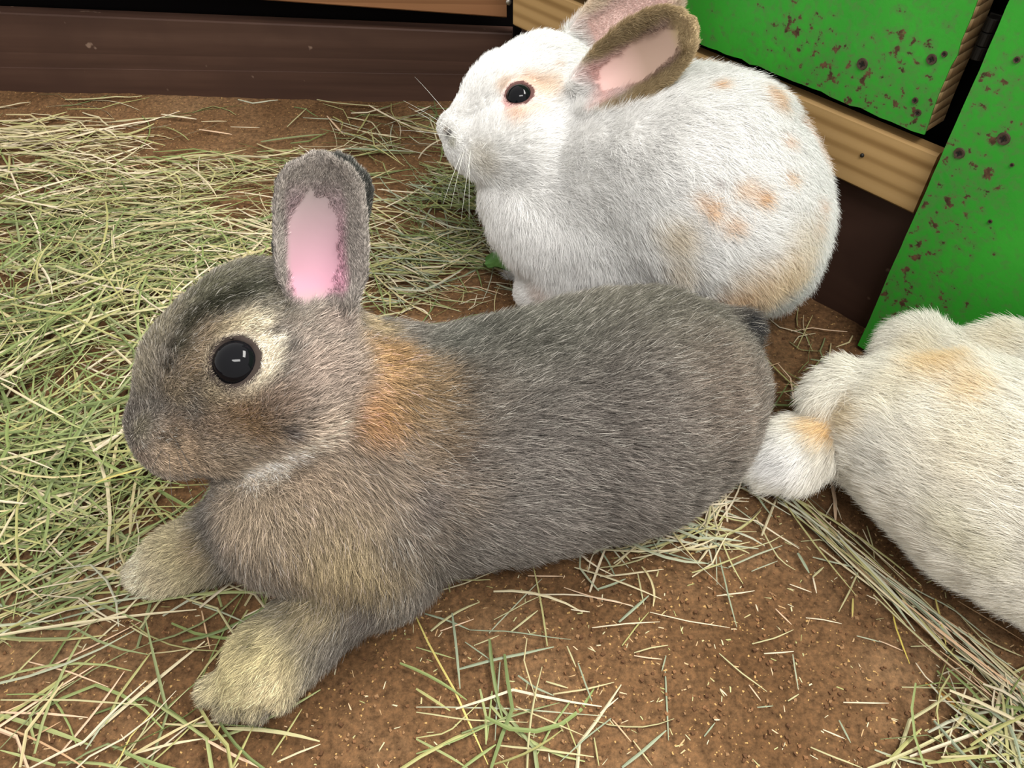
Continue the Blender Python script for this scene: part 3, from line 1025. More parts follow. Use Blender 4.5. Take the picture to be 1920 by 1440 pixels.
# ================================================================== white rabbit with tan spots
w = Shape()
w.chain([(1045, 340, .652, 110), (1120, 335, .645, 145), (1240, 330, .618, 172), (1336, 345, .580, 166), (1380, 380, .575, 136)], k=0.03)
w.chain([(1330, 430, .592, 120), (1398, 445, .592, 110), (1432, 495, .618, 76)], k=0.03, flow=(0.5, 0, -0.8))       # near haunch
w.chain([(1385, 510, .630, 70), (1300, 555, .655, 50), (1220, 580, .664, 32)], k=0.02, flow=(-0.6, -0.2, -0.6))      # hind foot
w.chain([(1000, 345, .642, 90), (1045, 410, .648, 92), (1095, 450, .652, 92), (1150, 440, .640, 115)], k=0.03, flow=(0.25, 0, -0.9))   # chest
w.chain([(1085, 440, .638, 72), (1070, 495, .648, 48), (1045, 534, .662, 40), (1003, 547, .672, 36)], k=0.016)          # near foreleg
w.chain([(1050, 450, .690, 45), (1010, 490, .705, 26), (975, 505, .718, 20)], k=0.016)                                  # far foreleg
w.chain([(1020, 240, .638, 92), (1060, 290, .655, 115)], k=0.03, flow=(0.8, 0, -0.45))                                  # neck
# head
w.chain([(848, 232, .620, 14), (888, 222, .622, 36), (950, 190, .628, 74), (1018, 172, .636, 88), (1060, 190, .640, 78)], k=0.016)
w.chain([(866, 270, .614, 18), (892, 280, .612, 32), (940, 272, .608, 50), (985, 258, .606, 64), (1030, 228, .615, 72)], k=0.015)
w.chain([(885, 275, .630, 36), (940, 262, .645, 58), (990, 240, .655, 75)], k=0.02)
w.chain([(842, 238, .617, 13), (862, 260, .611, 23)], k=0.010)
w.chain([(842, 238, .624, 13), (862, 260, .630, 22)], k=0.010)
EYE_W = w.hit(973, 180); nW = w.normal(EYE_W, 0.006)
nW = nW * 0.75 + (CAM - EYE_W) / np.linalg.norm(CAM - EYE_W) * 0.4; nW /= np.linalg.norm(nW)
RW = 0.0108
w.torus(EYE_W + nW * 0.0002, nW, RW + 0.0004, 0.0018, k=0.005)
EARPROF = [(0, .40), (.12, .55), (.3, .86), (.52, 1.0), (.72, .97), (.86, .78), (.95, .48), (1.0, .12)]
wb, wt = P(1084, 182, .578), P(1300, 44, .512)
earW1 = w.ear(wb, wt, P(1150, 60, .545) - P(1210, 160, .545), 62 * .545 / F_PX, 0.013, 0.0034, k=0.008, prof=EARPROF)
if np.dot(earW1['n'], CAM - wb) < 0:
    earW1['w'] = -earW1['w']; earW1['n'] = -earW1['n']
wb2, wt2 = P(1075, 88, .640), P(1280, -40, .600)
earW2 = w.ear(wb2, wt2, P(1150, 0, .62) - P(1190, 90, .63), 58 * .62 / F_PX, 0.011, 0.0034, k=0.008, prof=EARPROF)
if np.dot(earW2['n'], CAM - wb2) < 0:
    earW2['w'] = -earW2['w']; earW2['n'] = -earW2['n']
if np.dot(earG1['n'], CAM - eb) < 0:
    print('ear direction of the grey rabbit is reversed')
Vw, Qw = w.mesh(VOX * 1.1)
Vw = relax(Vw, Qw, 1)
TAN = (.78, .50, .27); CREAM = (.80, .68, .50)
patW = [px(w, *a) for a in (
    (985, 152, 26, (.72, .46, .28), .75), (945, 165, 20, (.72, .50, .33), .6), (1020, 165, 30, (.76, .55, .38), .7), (965, 212, 24, (.78, .52, .36), .7), (1000, 205, 20, (.8, .6, .45), .5),
    (1040, 125, 10, (.80, .58, .45), .5),
    (1345, 130, 14, TAN, .85), (1338, 165, 14, TAN, .8), (1350, 110, 16, TAN, .6), (1440, 180, 30, TAN, .75), (1500, 235, 24, (.80, .50, .32), .8), (1530, 280, 26, (.80, .50, .32), .7), (1465, 255, 14, (.80, .52, .35), .8),
    (1467, 325, 12, TAN, .8), (1415, 365, 17, TAN, .95), (1385, 350, 20, TAN, .5), (1325, 385, 20, TAN, .8), (1360, 415, 20, TAN, .6), (1300, 370, 16, TAN, .4),
    (1525, 375, 16, (.80, .52, .35), .6), (1520, 410, 12, (.80, .52, .35), .6), (1260, 440, 40, CREAM, .7), (1270, 500, 34, CREAM, .6),
    (1420, 540, 70, (.82, .60, .34), .75), (1480, 500, 50, (.84, .66, .42), .7), (1500, 440, 50, CREAM, .5), (1370, 555, 40, TAN, .6),
    (950, 195, 13, (.80, .42, .42), .8), (840, 250, 8, (.05, .035, .02), .9), (834, 243, 6, (.25, .18, .12), .8), (845, 263, 9, (.35, .33, .22), .6),  # dark nostril dab paints the shade of a hollow that is not modelled
    (900, 300, 30, (.80, .74, .62), .5), (1335, 335, 9, (.28, .20, .18), .7),
    (1020, 548, 30, (.80, .66, .58), .6),
)]


def base_white(p, nrm):
    c = np.tile(np.array([.92, .91, .89]), (len(p), 1))
    c = paint(p, c, patW)
    for pr, near in ((earW1, True), (earW2, False)):
        wt_, s, t, n = ear_weight(w, pr, p)
        inner = (nrm @ pr['n']) > 0.05
        sg = np.clip((s - .2) / .35, 0, 1)[:, None]
        outc = np.array([.58, .44, .27])
        inc = (np.array([.74, .50, .46]) * (1 - sg) + np.array([.40, .28, .22]) * sg) if near else np.array([.75, .55, .50])
        rim = np.clip(np.clip((np.abs(t) - .55) / .2, 0, 1) + np.clip((s - .80) / .08, 0, 1), 0, 1)[:, None]
        rc = np.array([.36, .27, .15]) if near else np.array([.76, .62, .48])
        bs = np.clip((.25 - s) / .2, 0, 1)[:, None]
        rc = rc * (1 - bs) + np.array([.8, .75, .66]) * bs
        ec = np.where(inner[:, None], inc * (1 - rim) + rc * rim, outc)
        c = c * (1 - wt_[:, None]) + ec * wt_[:, None]
    ey = np.linalg.norm(p - EYE_W, axis=1)
    f = np.exp(-((ey - RW - .001) / .003) ** 2)[:, None] * 0.45
    return c * (1 - f) + np.array([.80, .56, .52]) * f


def col_white(p, nrm, r):
    c = base_white(p, nrm)
    return c * (0.80 + 0.28 * r.random(len(p)))[:, None]


def len_white(p):
    L = np.full(len(p), 0.0135)
    head = np.linalg.norm(p - P(960, 200, .62), axis=1)
    L = np.where(head < 0.09, np.interp(head, [0, .05, .09], [.007, .0085, .0135]), L)
    muz = np.linalg.norm(p - P(860, 245, .62), axis=1)
    L = np.minimum(L, np.interp(muz, [0, .015, .06], [.0022, .0042, .0135]))
    ey = np.linalg.norm(p - EYE_W, axis=1)
    L = np.minimum(L, np.interp(ey, [.010, .016, .03], [.002, .0045, .0135]))
    for pr in (earW1, earW2):
        wt_, s, t, n = ear_weight(w, pr, p)
        L = L * (1 - wt_) + wt_ * np.where(np.abs(t) > .5, .0062, .0028)
    d = np.linalg.norm(p - P(1005, 545, .675), axis=1)
    return np.minimum(L, np.interp(d, [0, .025, .05], [.004, .006, .0135]))


def mask_white(p):
    m = np.ones(len(p))
    ey = np.linalg.norm(p - EYE_W, axis=1)
    m = np.where(ey < RW + 0.0006, 0.0, m)
    m = np.where(np.linalg.norm(p - FAR_W, axis=1) < RW, 0.0, m)
    wt_, s, t, n = ear_weight(w, earW1, p)
    bare = (wt_ > 0.5) & ((t / .55) ** 2 + ((s - .5) / .36) ** 2 + (noise3(p, 260, 8) - .5) * .5 < 1) & (n > -0.013 * (1 - t * t))
    return np.where(bare, 0.0, m)


rabbit_w = tag(empty('rabbit', tuple(G(1240, 590))), 'white rabbit with tan spots and one brown ear sitting by the pine rail', 'rabbit')
cw = base_white(Vw, vnormals(Vw, Qw))
cw[np.linalg.norm(Vw - EYE_W, axis=1) < RW + 0.0022] = (.10, .05, .045)
body_w = fast_mesh('body', Vw, Qw, M_SKIN, rabbit_w, colors=np.clip(cw, 0, 1))
uv_sphere('eye', EYE_W - nW * 0.0030, nW, (RW, RW, 0.0098), M_EYE, rabbit_w)
FAR_W = far_eye(w, EYE_W, P(950, 190, .628), P(985, 258, .606) - P(990, 240, .655), 0.0098, RW, rabbit_w, 0.0045)
make_fur('fur', rabbit_w, Vw, Qw, w, int(330000 * FUR_SCALE), col_white, len_white, M_FUR, lift=(46, 16), maskfn=mask_white, seed=23, cell=0.005)

# ================================================================== cream-white rabbit at the right edge, seen from behind
c3 = Shape()
c3.chain([(2420, 940, .385, 120), (2300, 960, .400, 185), (2080, 965, .440, 208), (1890, 893, .470, 176), (1745, 815, .498, 128), (1690, 790, .508, 88)], k=0.03, flow=(-0.8, 0.55, 0.1))
c3.chain([(1722, 668, .530, 66), (1765, 725, .518, 85), (1830, 800, .498, 110)], k=0.012, flow=(-0.3, 0.3, -0.7))      # far haunch
c3.chain([(1895, 700, .500, 86), (2020, 735, .480, 95), (2200, 800, .445, 85)], k=0.014, flow=(-0.9, 0.4, 0.0))       # ridge of the back
c3.chain([(1660, 770, .508, 62), (1585, 722, .520, 33), (1555, 748, .524, 30), (1575, 815, .526, 24), (1565, 858, .532, 18)], k=0.010)   # fold of the rump
c3.chain([(1560, 795, .524, 28), (1525, 828, .527, 46), (1480, 855, .532, 50), (1440, 870, .537, 30), (1418, 868, .540, 14)], k=0.010)     # tail
# the fore part beyond the picture: neck, head, legs
c3.chain([(2420, 940, .385, 140), (2560, 800, .37, 110), (2700, 800, .355, 70), (2760, 820, .352, 40)], k=0.03, flow=(-0.9, 0.3, -0.2))
c3.chain([(2380, 1060, .400, 80), (2430, 1180, .395, 45), (2500, 1230, .392, 34)], k=0.02)
c3.wchain([(np.array([q[0], q[1] + .008, .030]), .029) for q in (P(2300, 960, .40), P(2080, 965, .44), P(1890, 893, .47), P(1745, 815, .498))], k=0.03, flow=(-0.8, 0.5, -0.2))
ear3 = c3.ear(P(2520, 740, .372), P(2330, 600, .39), np.array([0.3, 1.0, 0.4]), 0.021, 0.011, 0.0024, k=0.008, prof=EARPROF)
V3, Q3 = c3.mesh(VOX * 1.2)
V3 = relax(V3, Q3, 1)
pat3 = [px(c3, *a) for a in (
    (1780, 690, 60, (.86, .64, .34), .85), (1850, 740, 45, (.86, .66, .38), .7), (1740, 660, 40, (.84, .74, .54), .6), (1600, 780, 34, (.86, .68, .40), .7), (1545, 790, 34, (.86, .62, .32), .85),
    (1562, 800, 14, (.84, .55, .24), .8), (1620, 800, 40, (.86, .72, .48), .6), (1700, 740, 60, (.84, .78, .62), .6), (1820, 1000, 60, (.80, .76, .58), .6), (1880, 1050, 50, (.82, .78, .60), .5),
    (1850, 850, 90, (.84, .76, .58), .5), (1900, 640, 50, (.86, .76, .56), .6), (1470, 860, 55, (.90, .89, .88), .9), (1650, 870, 60, (.82, .80, .74), .5),
)]


def base_cream(p, nrm):
    return paint(p, np.tile(np.array([.91, .875, .775]), (len(p), 1)), pat3)


def col_cream(p, nrm, r):
    return base_cream(p, nrm) * (0.80 + 0.28 * r.random(len(p)))[:, None]


def len_cream(p):
    L = np.full(len(p), 0.0155)
    d = np.linalg.norm(p - P(2700, 800, .36), axis=1)
    L = np.minimum(L, np.interp(d, [0, .03, .09], [.004, .006, .0155]))
    wt_, s, t, n = ear_weight(c3, ear3, p)
    return L * (1 - wt_) + wt_ * .004


rabbit_c = tag(empty('rabbit', tuple(G(1800, 1000))), 'cream-white rabbit at the right edge, rump and fluffy tail towards the grey one', 'rabbit')
body_c = fast_mesh('body', V3, Q3, M_SKIN, rabbit_c, colors=base_cream(V3, vnormals(V3, Q3)))
make_fur('fur', rabbit_c, V3, Q3, c3, int(300000 * FUR_SCALE), col_cream, len_cream, M_FUR, lift=(44, 16), seed=37, cell=0.006, clump=0.55)
for s_ in (1, -1):
    q3 = P(2650, 770, .36) + np.array([0, s_ * 0.022, 0])
    uv_sphere('eye', q3, (0.2, s_ * 1.0, 0.2), (.009, .009, .008), M_EYE, rabbit_c)
# ================================================================== hay
SHAPES = (g, w, c3)


def inside_any(p, margin=0.0):
    r = np.zeros(len(p), bool)
    for s in SHAPES: r |= s.sample(p) < margin
    return r


PALE = [(.50, .44, .22), (.58, .52, .31), (.46, .44, .22), (.64, .57, .38), (.40, .39, .16)]
GREEN = [(.19, .25, .075), (.24, .30, .10), (.15, .20, .065), (.30, .34, .13), (.36, .36, .13), (.22, .26, .11)]
GREY = [(.36, .39, .25), (.27, .32, .20), (.44, .45, .31)]
TANP = [(.58, .40, .22), (.50, .33, .17), (.66, .48, .30)]
YELL = [(.60, .50, .10), (.55, .48, .14)]


HAY_TONE = np.array([.78, .75, .80])


def blade(c, width, colr, roll=0.0, taper=(0.7, 0.35), fold=0.35, seed=0, tint=None):
    """one flattened, slightly folded stalk along the centre line c (n,3): vertices, quads, colours"""
    c = np.asarray(c, float); n = len(c)
    t = np.gradient(c, axis=0); t /= np.linalg.norm(t, axis=1, keepdims=True) + 1e-9
    up = np.array([0, 0, 1.0])
    sd = np.cross(t, up); sd /= np.linalg.norm(sd, axis=1, keepdims=True) + 1e-9
    nn = np.cross(sd, t)
    s2 = sd * math.cos(roll) + nn * math.sin(roll); n2 = nn * math.cos(roll) - sd * math.sin(roll)
    s = np.linspace(0, 1, n)
    wv = width * 0.5 * np.minimum(1, np.minimum(taper[0] + s * 3, taper[1] + (1 - s) * 2.2))
    Vb = np.concatenate([c - s2 * wv[:, None], c + n2 * (wv * fold)[:, None], c + s2 * wv[:, None], c - n2 * (wv * fold)[:, None]])
    q = []
    for a, b in ((0, 1), (1, 2), (2, 3), (3, 0)):
        i = np.arange(n - 1)
        q.append(np.stack([a * n + i, a * n + i + 1, b * n + i + 1, b * n + i], -1))
    q.append(np.array([[0, n, 2 * n, 3 * n], [n - 1, 4 * n - 1, 3 * n - 1, 2 * n - 1]]))
    k = np.array(colr) * HAY_TONE
    f = (0.88 + 0.24 * s)[:, None] if tint is None else tint[:, None]
    cl = np.tile(np.clip(k * f, 0, 1), (4, 1))
    return Vb, np.concatenate(q), cl


def centre_line(x, y, z, ang, L, bend, tilt=0.0, n=6, kink=0.0):
    s = np.linspace(-0.5, 0.5, n)
    a = ang + bend * s * 2 + (kink if kink else 0) * (s > 0.1)
    dx = np.cos(a) * L / (n - 1); dy = np.sin(a) * L / (n - 1)
    px_ = np.cumsum(dx) - dx.sum() / 2 + x; py_ = np.cumsum(dy) - dy.sum() / 2 + y
    pz_ = z + tilt * s * L
    return np.stack([px_, py_, pz_], -1)


#  zones: centre (u, v), spread, number, ground angle (deg, spread), length range, palette, pile height
ZONES = [
    (120, 640, 190, 170, 1500, 10, 55, (.05, .13), GREEN * 3 + PALE, .030, (.0010, .0024)),
    (60, 860, 200, 110, 700, 15, 50, (.05, .13), GREEN * 3 + PALE, .024, (.0010, .0024)),
    (330, 560, 150, 90, 500, 0, 40, (.05, .11), GREEN + PALE * 2, .024, (.0010, .0022)),
    (150, 400, 260, 60, 1000, -5, 22, (.05, .12), PALE * 3 + GREEN, .018, (.0010, .0022)),
    (420, 430, 130, 60, 480, -8, 30, (.05, .11), PALE * 3 + GREEN, .018, (.0010, .0022)),
    (60, 270, 110, 26, 230, 0, 14, (.05, .11), PALE * 3, .012, (.0010, .0022)),
    (430, 310, 170, 24, 100, 0, 25, (.04, .10), PALE * 2 + GREEN, .008, (.0010, .0020)),
    (780, 290, 90, 50, 360, -20, 30, (.04, .09), GREY + GREEN + PALE, .014, (.0008, .0018)),
    (860, 390, 60, 50, 420, -25, 40, (.04, .08), GREEN * 2 + GREY, .018, (.0008, .0018)),
    (780, 490, 110, 45, 520, -12, 30, (.04, .10), PALE * 2 + GREY * 2 + GREEN, .012, (.0008, .0018)),
    (740, 570, 70, 22, 60, -10, 60, (.03, .07), PALE + GREEN, .004, (.0008, .0018)),
    (880, 555, 60, 20, 45, 20, 60, (.02, .05), TANP + PALE, .003, (.0007, .0014)),
    (90, 1010, 130, 60, 200, 25, 50, (.05, .11), GREEN + PALE, .010, (.0010, .0022)),
    (140, 1160, 140, 55, 130, 22, 18, (.06, .12), GREY * 3 + PALE * 2 + GREEN, .010, (.0010, .0024)),
    (330, 1130, 130, 60, 70, 40, 60, (.04, .09), PALE + GREEN, .006, (.0010, .0022)),
    (130, 1330, 150, 80, 90, 20, 50, (.04, .10), GREEN + PALE + TANP, .005, (.0010, .0024)),
    (450, 1400, 260, 40, 90, 20, 40, (.05, .11), GREEN * 2 + PALE, .007, (.0012, .0026)),
    (850, 1370, 170, 50, 80, 10, 60, (.04, .10), GREEN * 2 + PALE, .006, (.0012, .0026)),
    (1220, 1010, 80, 38, 75, 5, 25, (.03, .075), GREY * 2 + PALE * 2, .006, (.0010, .0020)),
    (1330, 940, 50, 45, 65, 40, 70, (.03, .06), PALE + GREY, .006, (.0010, .0018)),
    (1500, 760, 45, 45, 90, -20, 60, (.03, .06), GREEN + TANP, .008, (.0008, .0016)),
    (1545, 615, 35, 20, 45, -20, 60, (.02, .05), TANP + PALE, .006, (.0008, .0016)),
    (1860, 1390, 70, 55, 120, -30, 60, (.03, .08), GREY + PALE * 2 + GREEN, .010, (.0010, .0022)),
    (1000, 1090, 130, 40, 22, 20, 60, (.02, .06), PALE + GREY, .003, (.0010, .0018)),
]
items = []      # (visible size, centre line, width, colour, roll, zone)
for zi, (cu, cv, su, sv, cnt, ad, asd, Lr, pal, pile, wr) in enumerate(ZONES):
    cnt = int(cnt * {0: .8, 1: .8, 2: .75, 3: .6, 4: .62, 5: .75, 6: .6, 7: .7, 8: .8, 9: .65, 12: .5, 13: .6, 14: .45, 15: .5, 16: .45, 17: .4}.get(zi, .8))
    for _ in range(cnt):
        u = cu + rng.normal() * su; v = max(cv + rng.normal() * sv, 176)
        p0_ = G(u, v)
        if noise3(np.array([[p0_[0], p0_[1] * 1.6, zi * .01]]), 17, 6)[0] < rng.uniform(.18, .52): continue
        e = ((u - cu) / su) ** 2 + ((v - cv) / sv) ** 2
        z = 0.0015 + pile * rng.random() ** 0.8 * math.exp(-e * 0.30)
        L = rng.uniform(*Lr)
        c = centre_line(p0_[0], p0_[1], z, math.radians(ad + rng.normal() * asd), L, rng.normal() * 0.28, rng.normal() * 0.07 * (1 if pile > .005 else .3), kink=rng.choice([0, 0, 0, 0, .6, -.6]))
        c[:, 2] = np.maximum(c[:, 2], floor_h(c[:, 0], c[:, 1]) + 0.0008)
        items.append([c, rng.uniform(*wr), pal[rng.integers(len(pal))], rng.normal() * 0.5, zi, z])
# strand along the cream rabbit's side
for _ in range(75):
    s = rng.random()
    u = 1490 + 430 * s + rng.normal() * 12; v = 955 + 375 * s + rng.normal() * 14
    q = G(u, v)
    a = np.arctan2(*(G(1920, 1330) - G(1490, 955))[[1, 0]]) + rng.normal() * 0.12
    c = centre_line(q[0], q[1], 0.0015 + 0.005 * rng.random(), a, rng.uniform(.04, .11), rng.normal() * .12)
    c[:, 2] = np.maximum(c[:, 2], floor_h(c[:, 0], c[:, 1]) + 0.0008)
    pal = GREY + PALE + TANP
    items.append([c, rng.uniform(.0009, .0018), pal[rng.integers(len(pal))], rng.normal() * .5, 90, .003])
keep = []
for it in items:
    c = it[0]
    if inside_any(c, -0.001).any(): 
        # keep only the longest run that stays outside the animals
        ok = ~inside_any(c, -0.001)
        if ok.sum() < 4 or not (ok[:4].all() or ok[-4:].all()): continue
        it[0] = c[:4] if ok[:4].all() else c[-4:]
    if ((it[0] - bl) @ bn).min() < 0.005 or ((it[0] - d0) @ dn).min() < 0.003: continue
    if it[0][:, 1].min() < -0.3: continue
    keep.append(it)
items = keep


#  stalks traced one by one from the bare ground: (crop origin, scale, list of (x0, y0, x1, y1, width px, palette, bend))
def crop_pts(org, sc_, pts): return [(org[0] + x / sc_, org[1] + y / sc_) for x, y in pts]


TR = []
A = ((780, 900), 2.667)
for pts, wd_, cl in (
    ([(45, 665), (170, 700), (270, 745)], 9, GREY[1]), ([(270, 745), (450, 752), (775, 798)], 5, GREY[1]), ([(120, 748), (290, 690)], 5, TANP[2]),
    ([(180, 660), (200, 820), (220, 1040)], 11, GREY[1]), ([(0, 680), (80, 850), (180, 1020), (360, 1420)], 9, YELL[1]), ([(0, 830), (195, 888)], 6, GREEN[3]),
    ([(215, 940), (400, 890), (540, 865), (690, 832)], 14, GREY[1]), ([(245, 805), (380, 900)], 4, GREY[1]), ([(555, 790), (540, 900), (570, 1000), (605, 1105)], 5, PALE[0]),
    ([(290, 822), (415, 772)], 5, PALE[2]), ([(365, 760), (500, 620), (630, 490)], 5, GREY[0]), ([(390, 695), (570, 600), (640, 570)], 4, PALE[2]),
    ([(475, 755), (610, 650)], 9, PALE[2]), ([(560, 570), (800, 570), (1000, 605), (1090, 632)], 7, PALE[3]), ([(740, 535), (900, 590), (1085, 625)], 6, TANP[2]),
    ([(920, 480), (1100, 460), (1240, 440)], 8, PALE[1]), ([(1015, 710), (1165, 575)], 13, GREY[1]), ([(880, 740), (1050, 718), (1220, 710)], 6, PALE[3]),
    ([(1030, 830), (1100, 735), (1165, 660)], 6, GREEN[4]), ([(1170, 660), (1330, 700), (1570, 738)], 5, PALE[3]), ([(1110, 465), (1140, 620)], 7, PALE[2]),
    ([(775, 645), (870, 660)], 7, PALE[3]), ([(150, 440), (170, 560)], 8, PALE[4]), ([(60, 570), (250, 510), (420, 438)], 6, PALE[1]),
    ([(560, 475), (735, 478)], 7, TANP[2]), ([(1090, 865), (1180, 840), (1260, 828)], 5, PALE[2]), ([(1090, 880), (1150, 890), (1230, 898)], 4, TANP[2]),
    ([(1250, 880), (1228, 960)], 6, GREY[1]), ([(1245, 960), (1252, 1120), (1262, 1305)], 7, GREY[1]), ([(1030, 1440), (1120, 1370), (1250, 1255)], 14, GREY[1]),
    ([(1085, 1305), (1180, 1430)], 5, PALE[0]), ([(1515, 868), (1620, 960), (1755, 1058)], 6, PALE[2]), ([(1665, 1025), (1725, 1105)], 5, TANP[2]),
    ([(510, 975), (600, 1040), (690, 1080)], 9, GREY[1]), ([(650, 1008), (760, 1042)], 8, PALE[2]), ([(685, 1072), (840, 1050), (990, 1015)], 8, PALE[0]),
    ([(770, 1110), (680, 1230), (590, 1400)], 10, GREEN[1]), ([(320, 1040), (350, 1180), (350, 1320)], 12, GREEN[3]), ([(380, 1050), (355, 1300)], 8, GREEN[1]),
    ([(420, 905), (405, 1100), (395, 1300)], 7, GREY[1]), ([(420, 1325), (650, 1350), (890, 1385)], 10, PALE[2]), ([(890, 1290), (915, 1430)], 7, PALE[4]),
    ([(230, 1440), (310, 1380), (400, 1320)], 14, GREEN[1]), ([(750, 1200), (810, 1360)], 6, GREEN[4]), ([(920, 1170), (1010, 1095)], 5, PALE[3]),
    ([(500, 1130), (660, 1200), (840, 1280)], 7, PALE[0]), ([(0, 1285), (160, 1260), (320, 1105)], 6, PALE[4]), ([(0, 1040), (80, 1090), (170, 1150)], 12, GREEN[4]),
    ([(975, 1195), (850, 1290), (720, 1410)], 6, GREY[1]), ([(980, 1200), (1075, 1310)], 4, TANP[0]), ([(0, 1365), (200, 1300), (450, 1180)], 8, GREEN[1]),
    ([(0, 1290), (160, 1375), (260, 1440)], 11, GREEN[3]), ([(0, 1130), (400, 1135), (950, 1185)], 6, GREY[0]), ([(0, 1155), (250, 1195), (560, 1210)], 7, PALE[2]),
    ([(755, 830), (800, 935)], 7, PALE[2]), ([(810, 915), (850, 1030), (880, 1110)], 7, GREY[1]), ([(1505, 575), (1695, 550)], 7, PALE[3]),
    ([(1500, 0), (1500, 250), (1507, 520)], 6, GREY[0]), ([(1520, 380), (1560, 560), (1605, 735)], 7, GREY[1]), ([(1565, 430), (1700, 370), (1835, 320)], 8, GREY[0]),
    ([(900, 295), (1200, 340), (1400, 400), (1565, 435)], 8, GREY[1]), ([(1680, 450), (1810, 400)], 6, GREY[0]), ([(1705, 180), (1760, 290), (1820, 395), (1900, 445)], 6, PALE[2]),
    ([(1510, 60), (1680, 190), (1920, 330)], 6, GREY[0]), ([(1680, 820), (1790, 790), (1890, 745)], 4, PALE[2]), ([(1800, 640), (1880, 720)], 6, TANP[2]),
    ([(1740, 868), (1890, 855)], 7, PALE[3]), ([(1885, 870), (1900, 980), (1912, 1050)], 6, GREY[0]), ([(1860, 1105), (1915, 1070)], 5, PALE[2]), ([(1705, 1138), (1785, 1130)], 6, GREY[1]),
    ([(1440, 1285), (1495, 1215)], 5, GREY[1]), ([(1490, 1200), (1520, 1200)], 7, PALE[3]), ([(1520, 1045), (1555, 1080)], 5, PALE[3]),
    ([(1700, 620), (1712, 655)], 4, PALE[3]), ([(860, 460), (880, 370), (970, 310)], 5, PALE[3]), ([(1130, 310), (1180, 200), (1225, 100)], 6, PALE[3]),
    ([(1260, 240), (1400, 220), (1510, 200)], 7, PALE[1]), ([(1090, 200), (1200, 260), (1290, 310)], 8, PALE[2]), ([(1400, 355), (1480, 275)], 6, PALE[4]), ([(1240, 110), (1310, 0)], 8, GREY[0]),
):
    TR.append((crop_pts(*A, pts), wd_ / 2.667, cl, 'mid'))
B = ((1300, 900), 2.667)
for pts, wd_, cl in (
    ([(695, 0), (712, 100), (715, 200)], 16, TANP[2]), ([(655, 190), (700, 110)], 5, PALE[3]), ([(705, 90), (745, 190)], 5, PALE[3]), ([(690, 200), (680, 265)], 7, TANP[2]),
    ([(525, 360), (560, 420), (582, 460)], 14, GREY[1]), ([(600, 480), (655, 430)], 9, PALE[2]), ([(600, 480), (620, 560)], 7, PALE[3]), ([(830, 450), (780, 560), (730, 655)], 7, PALE[2]),
    ([(600, 380), (740, 415), (880, 450)], 8, GREY[0]), ([(540, 300), (650, 292), (800, 370)], 6, PALE[2]), ([(730, 225), (850, 330), (960, 440)], 6, PALE[2]),
    ([(800, 590), (798, 680)], 8, YELL[1]), ([(565, 685), (650, 695), (745, 715)], 6, PALE[3]), ([(1000, 650), (1020, 750), (1085, 915)], 7, YELL[0]),
    ([(485, 515), (595, 555)], 5, PALE[3]), ([(870, 570), (935, 600)], 6, PALE[3]), ([(1055, 610), (1190, 655), (1330, 740)], 7, PALE[2]), ([(1215, 590), (1240, 690), (1268, 820)], 9, YELL[1]),
    ([(930, 800), (1050, 850)], 6, TANP[2]), ([(820, 775), (950, 810)], 5, GREY[0]), ([(1090, 828), (1195, 825)], 7, PALE[2]), ([(1115, 910), (1170, 985), (1230, 1030)], 6, PALE[3]),
    ([(1165, 1010), (1280, 1085), (1380, 1200), (1490, 1320)], 13, (.50, .26, .05)), ([(1045, 1032), (1350, 1035), (1653, 1025)], 7, PALE[2]), ([(750, 1112), (980, 1113)], 5, PALE[3]),
    ([(970, 1415), (1060, 1320), (1145, 1240)], 16, GREEN[4]), ([(910, 1345), (1000, 1380), (1200, 1435)], 10, GREY[0]), ([(590, 1332), (700, 1380), (850, 1435)], 7, PALE[2]),
    ([(650, 1245), (760, 1290)], 7, PALE[3]), ([(730, 1200), (790, 1310)], 8, GREY[1]), ([(1265, 855), (1380, 900), (1500, 955)], 14, GREY[0]), ([(1290, 1265), (1380, 1350), (1460, 1410)], 8, PALE[2]),
    ([(1350, 1260), (1400, 1180), (1460, 1080)], 7, GREY[0]), ([(1480, 1272), (1653, 1270)], 8, PALE[2]), ([(1445, 780), (1540, 830), (1653, 880)], 8, PALE[2]),
    ([(1225, 975), (1300, 945), (1380, 920)], 5, PALE[3]), ([(1160, 690), (1300, 740), (1420, 790)], 7, TANP[2]), ([(870, 225), (905, 330), (910, 400)], 5, PALE[2]), ([(850, 240), (890, 320)], 5, PALE[3]),
    ([(1325, 600), (1460, 680), (1653, 800)], 7, TANP[1]), ([(1110, 540), (1300, 640), (1500, 800)], 7, GREY[0]), ([(1345, 680), (1450, 790), (1570, 940)], 7, PALE[2]),
):
    TR.append((crop_pts(*B, pts), wd_ / 2.667, cl, 'right'))
C = ((0, 700), 1.9467)
